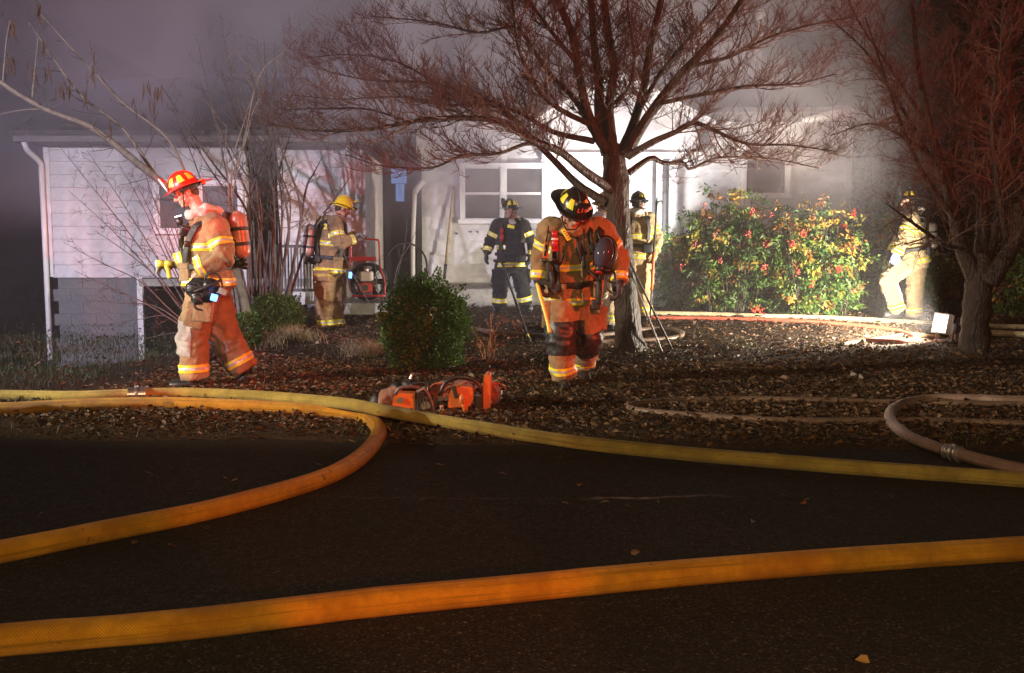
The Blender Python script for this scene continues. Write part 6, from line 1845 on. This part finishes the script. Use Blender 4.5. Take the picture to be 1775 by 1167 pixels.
# poles leaning on the middle tree
for (a, c, lab, r) in (((1083, 438, 11.42), (1166, 607), 'dark iron bar leaning on the middle tree, right one of the pair', .013), ((1092, 470, 11.36), (1149, 614), 'pale-edged iron bar leaning on the middle tree, left one of the pair', .012)):
    b_ = G(c[0], c[1]); tp_ = P(*a)
    e = empty('pry_bar', b_, lab, 'bar', 'long tools propped in the yard')
    d = tp_ - b_
    q = MB(); q.tube([Vector((0, 0, 0)), d * .5, d * .93], [r, r, r], 6, 8); q.build('shaft', M_dark if r > .0125 else M_alu, e, True)
    q = MB(); q.tube([d * .92, d], [r * 1.6, r * 1.2], 4, 8); q.tube([d * .97, d + Vector((-.03, -.01, .06)), d + Vector((-.09, -.02, .05))], [r * 1.2, r, r * .4], 8, 6); q.build('claw', M_dark, e, True)
b_ = G(920, 598); tp_ = P(869, 452, 15.0)
e = empty('pike_pole', b_, 'long dark pole slanting from the black-suited firefighter down to the leaves', 'pole', 'long tools propped in the yard'); d = tp_ - b_
q = MB(); q.tube([Vector((0, 0, 0)), d * .5, d], [.017, .018, .019], 8, 8); q.build('shaft', M_dark, e, True)
q = MB(); q.tube([d * .08, d * .10], [.021, .021], 4, 8); q.build('yellow_ring', M_yel, e, True)
q = MB(); q.tube([d + Vector((-.12, 0, .0)), d, d + Vector((.10, 0, .02))], [.022, .026, .02], 8, 8); q.build('pole_grip', M_rub, e, True)
b_ = P(770, 484, 17.72); tp_ = P(786, 325, 17.92)
e = empty('pike_pole', b_, 'tan pole with a dark foot leaning on the white wall left of the window', 'pole', 'long tools propped in the yard'); d = tp_ - b_
q = MB(); q.tube([d * .16, d], [.024, .022], 4, 8); q.build('shaft', mat('tan_wood', (.40, .30, .17), .6, scale=30, var=.3), e, True)
q = MB(); q.tube([Vector((0, 0, 0)), d * .165], [.028, .03], 4, 8); q.tube([d * .98, d * 1.02], [.03, .02], 4, 8); q.build('pole_end', M_dark, e, True)

# loop of garden hose by the dark doorway
c = P(703, 462, 16.9)
q = MB()
for k in range(1):
    rr = .36 + .02 * k
    q.tube([Vector((math.cos(a) * rr + .02 * k, .04 * k + .10 * math.sin(a), math.sin(a) * rr * 1.08)) for a in np.linspace(-2.2, 3.6, 15)], [.017] * 15, 60, 7)
o = q.build('coiled_hose', M_dark, None, True, c); tag(o, 'dark hose coil hanging in the dark doorway corner behind the fan', 'hose')

# ventilation fan
FD = 15.15
fb = P(638, 522, FD)
fan_ = empty('ventilation_fan', fb, 'red-framed petrol ventilation fan by the doorway, facing the yellow-helmeted firefighter', 'fan')
def f_(px, py, dy=0): return P(px, py, FD + dy) - fb
q = MB()
for dy in (0,): q.tube([f_(609, 505, -.05), f_(608, 455, -.05), f_(609, 424, -.05), f_(613, 416, -.05), f_(634, 415, -.05), f_(653, 416, -.05), f_(657, 421, -.05), f_(659, 462, -.05), f_(666, 485, -.05), f_(667, 512, -.05)], [.014] * 10, 60, 8)
q.tube([f_(610, 513, -.12), f_(668, 513, -.12)], [.016, .016], 4, 8); q.tube([f_(610, 513, .25), f_(668, 513, .25)], [.016, .016], 4, 8)
q.build('tube_frame', M_redp, fan_, True)
q = MB(); q.box((f_(610, 449) + f_(653, 449)) / 2 + Vector((0, -.05, 0)), (.38, .03, .07), bevel=.006); q.build('cross_plate', M_redp, fan_)
cc = f_(638, 488, .16)
q = MB(); R_ = .265
for (yy_, r_) in ((-.12, R_), (.12, R_)): q.tube([cc + Vector((math.cos(a) * r_, yy_, math.sin(a) * r_)) for a in np.linspace(0, 2 * math.pi, 25)], [.022] * 25, 60, 8)
q.build('shroud_ring', M_rub, fan_, True)
V, F = [], []
for k in range(40):
    a = 2 * math.pi * k / 40
    for yy_ in (-.12, .12): V.append(cc + Vector((math.cos(a) * R_, yy_, math.sin(a) * R_)))
for k in range(40): F.append((2 * k, 2 * k + 1, (2 * k + 3) % 80, (2 * k + 2) % 80))
link('shroud', mesh_np('shroud', V, F, True), M_web, fan_)
for k in range(6):
    a = 2 * math.pi * k / 6; q = MB(); q.box(cc + Vector((math.cos(a) * .15, .0, math.sin(a) * .15)), (.22, .012, .09), rot=Matrix.Rotation(-a, 4, 'Y') @ Matrix.Rotation(.5, 4, 'X'), bevel=.004); q.build('blade', M_rub, fan_)
q = MB()
for r_ in (.09, .17): q.tube([cc + Vector((math.cos(a) * r_, -.135, math.sin(a) * r_)) for a in np.linspace(0, 2 * math.pi, 21)], [.005] * 21, 40, 5)
for k in range(10):
    a = 2 * math.pi * k / 10; q.tube([cc + Vector((0, -.135, 0)), cc + Vector((math.cos(a) * R_, -.13, math.sin(a) * R_))], [.005] * 2, 3, 5)
q.build('guard', M_dark, fan_, True)
q = MB(); q.box(f_(635, 479, -.14), (.20, .17, .15), bevel=.035); q.cyl(f_(635, 470, -.14), f_(635, 466, -.14), .035, seg=12); q.build('fuel_tank', mat('cream_plastic', (.66, .58, .52), .4, scale=20, var=.1), fan_)
q = MB(); q.box(f_(633, 498, -.14), (.21, .18, .16), bevel=.03); q.cyl(f_(633, 499, -.24), f_(633, 499, -.20), .075, seg=18); q.build('engine', M_redp, fan_)
q = MB(); q.cyl(f_(633, 499, -.25), f_(633, 499, -.238), .05, seg=16); q.cyl(f_(648, 490, -.2), f_(648, 490, -.1), .04, seg=12); q.build('recoil_starter', M_rub, fan_)
for px in (611, 660):
    q = MB(); q.cyl(f_(px, 519, -.08), f_(px, 519, -.03), .045, seg=16); q.cyl(f_(px, 519, -.085), f_(px, 519, -.025), .02, seg=10); q.build('wheel', M_rub, fan_)

# saws in front of the round bush
SD = 7.42
def saw_pt(b): return lambda px, py, dy=0: P(px, py, SD + dy) - b
sb = P(716, 722, SD); sb.z = max(sb.z, gh(sb.x, sb.y)); s_ = saw_pt(sb)
saw = empty('chain_saw', sb, 'orange chain saw with a grey wrap handle, left of the two saws', 'chain saw', 'power saws on the ground by the road edge')
q = MB(); q.prism([s_(679, 718, -.06), s_(680, 697, -.06), s_(684, 685, -.06), s_(692, 682, -.06), s_(719, 683, -.06), s_(720, 718, -.06)], (0, .14, 0)); bmesh.ops.bevel(q.bm, geom=q.bm.edges[:], offset=.008, segments=2, affect='EDGES'); q.build('starter_cover', M_orp, saw)
q = MB(); q.cyl(s_(694, 694, -.075), s_(694, 694, -.05), .022, seg=16); q.build('starter_grip', M_rub, saw)
q = MB(); q.box(s_(735, 700, .0), (.13, .13, .14), bevel=.02); q.box(s_(728, 690, -.05), (.07, .05, .10), bevel=.01); q.cyl(s_(738, 704, -.08), s_(738, 704, -.05), .035, seg=14); q.build('engine', M_rub, saw)
for k in range(4):
    q = MB(); q.box(s_(724 + k * 5, 701, -.076), (.008, .012, .09)); q.build('cooling_fin', M_dark, saw)
q = MB(); q.tube([s_(685, 684, -.10), s_(690, 676, -.11), s_(699, 671, -.11), s_(720, 671, -.09), s_(737, 677, -.06), s_(746, 692, -.05), s_(753, 716, -.05)], [.014] * 7, 40, 9); q.build('wrap_handle', mat('grey_rubber_handle', (.09, .09, .11), .4, scale=30, var=.2), saw, True)
q = MB(); q.tube([s_(712, 668, .06), s_(722, 664, .06), s_(735, 664, .06), s_(742, 670, .06), s_(743, 684, .04)], [.013] * 5, 24, 8); q.build('rear_handle', M_rub, saw, True)
q = MB(); q.prism([s_(721, 678, -.11), s_(734, 671, -.11), s_(736, 674, -.11), s_(723, 681, -.11)], (0, .012, 0)); q.build('handle_highlight', M_alu, saw)  # silver sliver modelled in place of a bright highlight on the saw
q = MB(); q.prism([s_(740, 690, .03), s_(790, 698, .16), s_(790, 708, .16), s_(740, 708, .03)], (0, .006, 0)); q.build('guide_bar', M_alu, saw)

s2 = P(806, 728, SD - .05); s2.z = max(s2.z, gh(s2.x, s2.y)); s_ = saw_pt(s2)
saw2 = empty('chain_saw', s2, 'bigger orange ventilation saw with a tall black loop handle and upright orange guard', 'chain saw', 'power saws on the ground by the road edge')
q = MB(); q.tube([s_(760, 722, -.03), s_(763, 690, -.05), s_(770, 667, -.06), s_(786, 655, -.06), s_(812, 655, -.06), s_(829, 666, -.05), s_(835, 682, -.04), s_(836, 722, -.02)], [.0165] * 8, 60, 10); q.build('loop_handle', M_rub, saw2, True)
q = MB(); q.prism([s_(776, 708, -.08), s_(777, 688, -.08), s_(783, 674, -.08), s_(800, 670, -.08), s_(819, 672, -.08), s_(822, 690, -.08), s_(814, 706, -.08)], (0, .16, 0)); bmesh.ops.bevel(q.bm, geom=q.bm.edges[:], offset=.007, segments=2, affect='EDGES'); q.build('top_cover', M_orp, saw2)
q = MB(); q.ell(s_(802, 693, -.10), (.030, .03, .048)); q.tube([s_(804, 700, -.10), s_(807, 712, -.10), s_(808, 724, -.10)], [.026, .02, .014], 10, 10); q.build('starter_cover', M_orp, saw2, True)
for i in range(9):
    a, r_ = i * 2.4, .006 * math.sqrt(i) * 1.2
    q = MB(); q.cyl(s_(802, 694, -.133) + Vector((math.cos(a) * r_, 0, math.sin(a) * r_ * 1.6)), s_(802, 694, -.12) + Vector((math.cos(a) * r_, 0, math.sin(a) * r_ * 1.6)), .004, seg=8); q.build('vent_hole', M_rub, saw2)
q = MB(); q.box(s_(787, 719, -.04), (.15, .14, .10), bevel=.018); q.box(s_(829, 698, -.02), (.065, .13, .15), bevel=.015); q.box(s_(789, 680, -.09), (.03, .03, .09), rot=(0, -.25, 0), bevel=.006); q.build('engine', M_rub, saw2)
q = MB(); q.box(s_(820, 720, -.06), (.07, .09, .075), rot=(.1, .2, .1), bevel=.012); q.box(s_(766, 712, -.04), (.028, .06, .09), bevel=.006); q.build('muffler', mat('scorched_metal', (.36, .26, .22), .5, .3, scale=30, var=.4), saw2)
q = MB(); q.prism([s_(836, 727, -.05), s_(836, 675, -.05), s_(837, 660, -.05), s_(841, 651, -.05), s_(847, 648, -.05), s_(851, 651, -.05), s_(851, 680, -.05), s_(849, 727, -.05)], (0, .20, 0)); bmesh.ops.bevel(q.bm, geom=q.bm.edges[:], offset=.008, segments=2, affect='EDGES'); q.build('guard_plate', M_orp, saw2)
q = MB(); q.cyl(s_(764, 691, -.08), s_(764, 691, -.06), .02, seg=14); q.cyl(s_(773, 691, -.08), s_(773, 691, -.06), .018, seg=14); q.build('fuel_cap', M_dark, saw2)
q = MB(); q.prism([s_(842, 690, .12), s_(870, 676, .4), s_(870, 690, .4), s_(842, 704, .12)], (.004, 0, 0)); q.build('guide_bar', M_alu, saw2)

# straps and webbing bag behind the saws
bg_ = P(765, 712, SD + .32); bg_.z = gh(bg_.x, bg_.y)
bag = empty('rope_bag', bg_, 'slumped red webbing bag lying behind the orange saws', 'bag')
M_bag = cloth('faded_red_webbing', (.36, .085, .05), (.06, .025, .02), .4); M_pink = cloth('pale_red_webbing', (.26, .11, .08), (.12, .06, .05), .4)
q = MB()
for (px, py, dx, dz) in ((752, 690, .12, .08), (775, 684, .15, .10), (800, 683, .14, .10), (825, 686, .12, .09), (848, 684, .09, .11), (770, 700, .2, .07), (820, 702, .2, .07)): q.ell(P(px, py, SD + .32) - bg_, (dx, .13, dz))
mm = remesh(q.mesh('bag_body'), .012, 2); wrinkle(mm, .022, 4, [], 16); link('bag_body', mm, M_bag, bag)
for k in range(9):
    x0 = 742 + k * 12; q = MB(); y0 = 664 + rnd.uniform(-3, 6)
    q.tube([P(x0, y0 + 16, SD + .22) - bg_, P(x0 + 10, y0 + rnd.uniform(0, 6), SD + .17) - bg_, P(x0 + 26, y0 + rnd.uniform(-4, 6), SD + .18) - bg_, P(x0 + 40, y0 + 12, SD + .2) - bg_], [.013] * 4, 16, 8, .5); q.build('strap', M_pink if k % 2 else M_bag, bag, True)
q = MB()
for (px, py, dx, dz) in ((672, 690, .07, .07), (684, 684, .06, .06), (665, 697, .04, .05)): q.ell(P(px, py, SD + .12) - bg_, (dx, .08, dz))
mm = remesh(q.mesh('bag_flap'), .010, 2); wrinkle(mm, .016, 2, [], 22); link('bag_flap', mm, M_pink, bag)
q = MB()
for (px, py, dx, dz) in ((653, 696, .05, .06), (690, 672, .07, .04), (712, 668, .07, .05)): q.ell(P(px, py, SD + .2) - bg_, (dx, .07, dz))
mm = remesh(q.mesh('bag_pouch'), .010, 2); wrinkle(mm, .012, 3, [], 22); link('bag_pouch', mm, M_web, bag)
q = MB(); q.cyl(P(711, 657, SD + .2) - bg_, P(714, 650, SD + .2) - bg_, .014, .010, 10); q.build('clip', M_alu, bag)

bpy.data.scenes.remove(TMP)
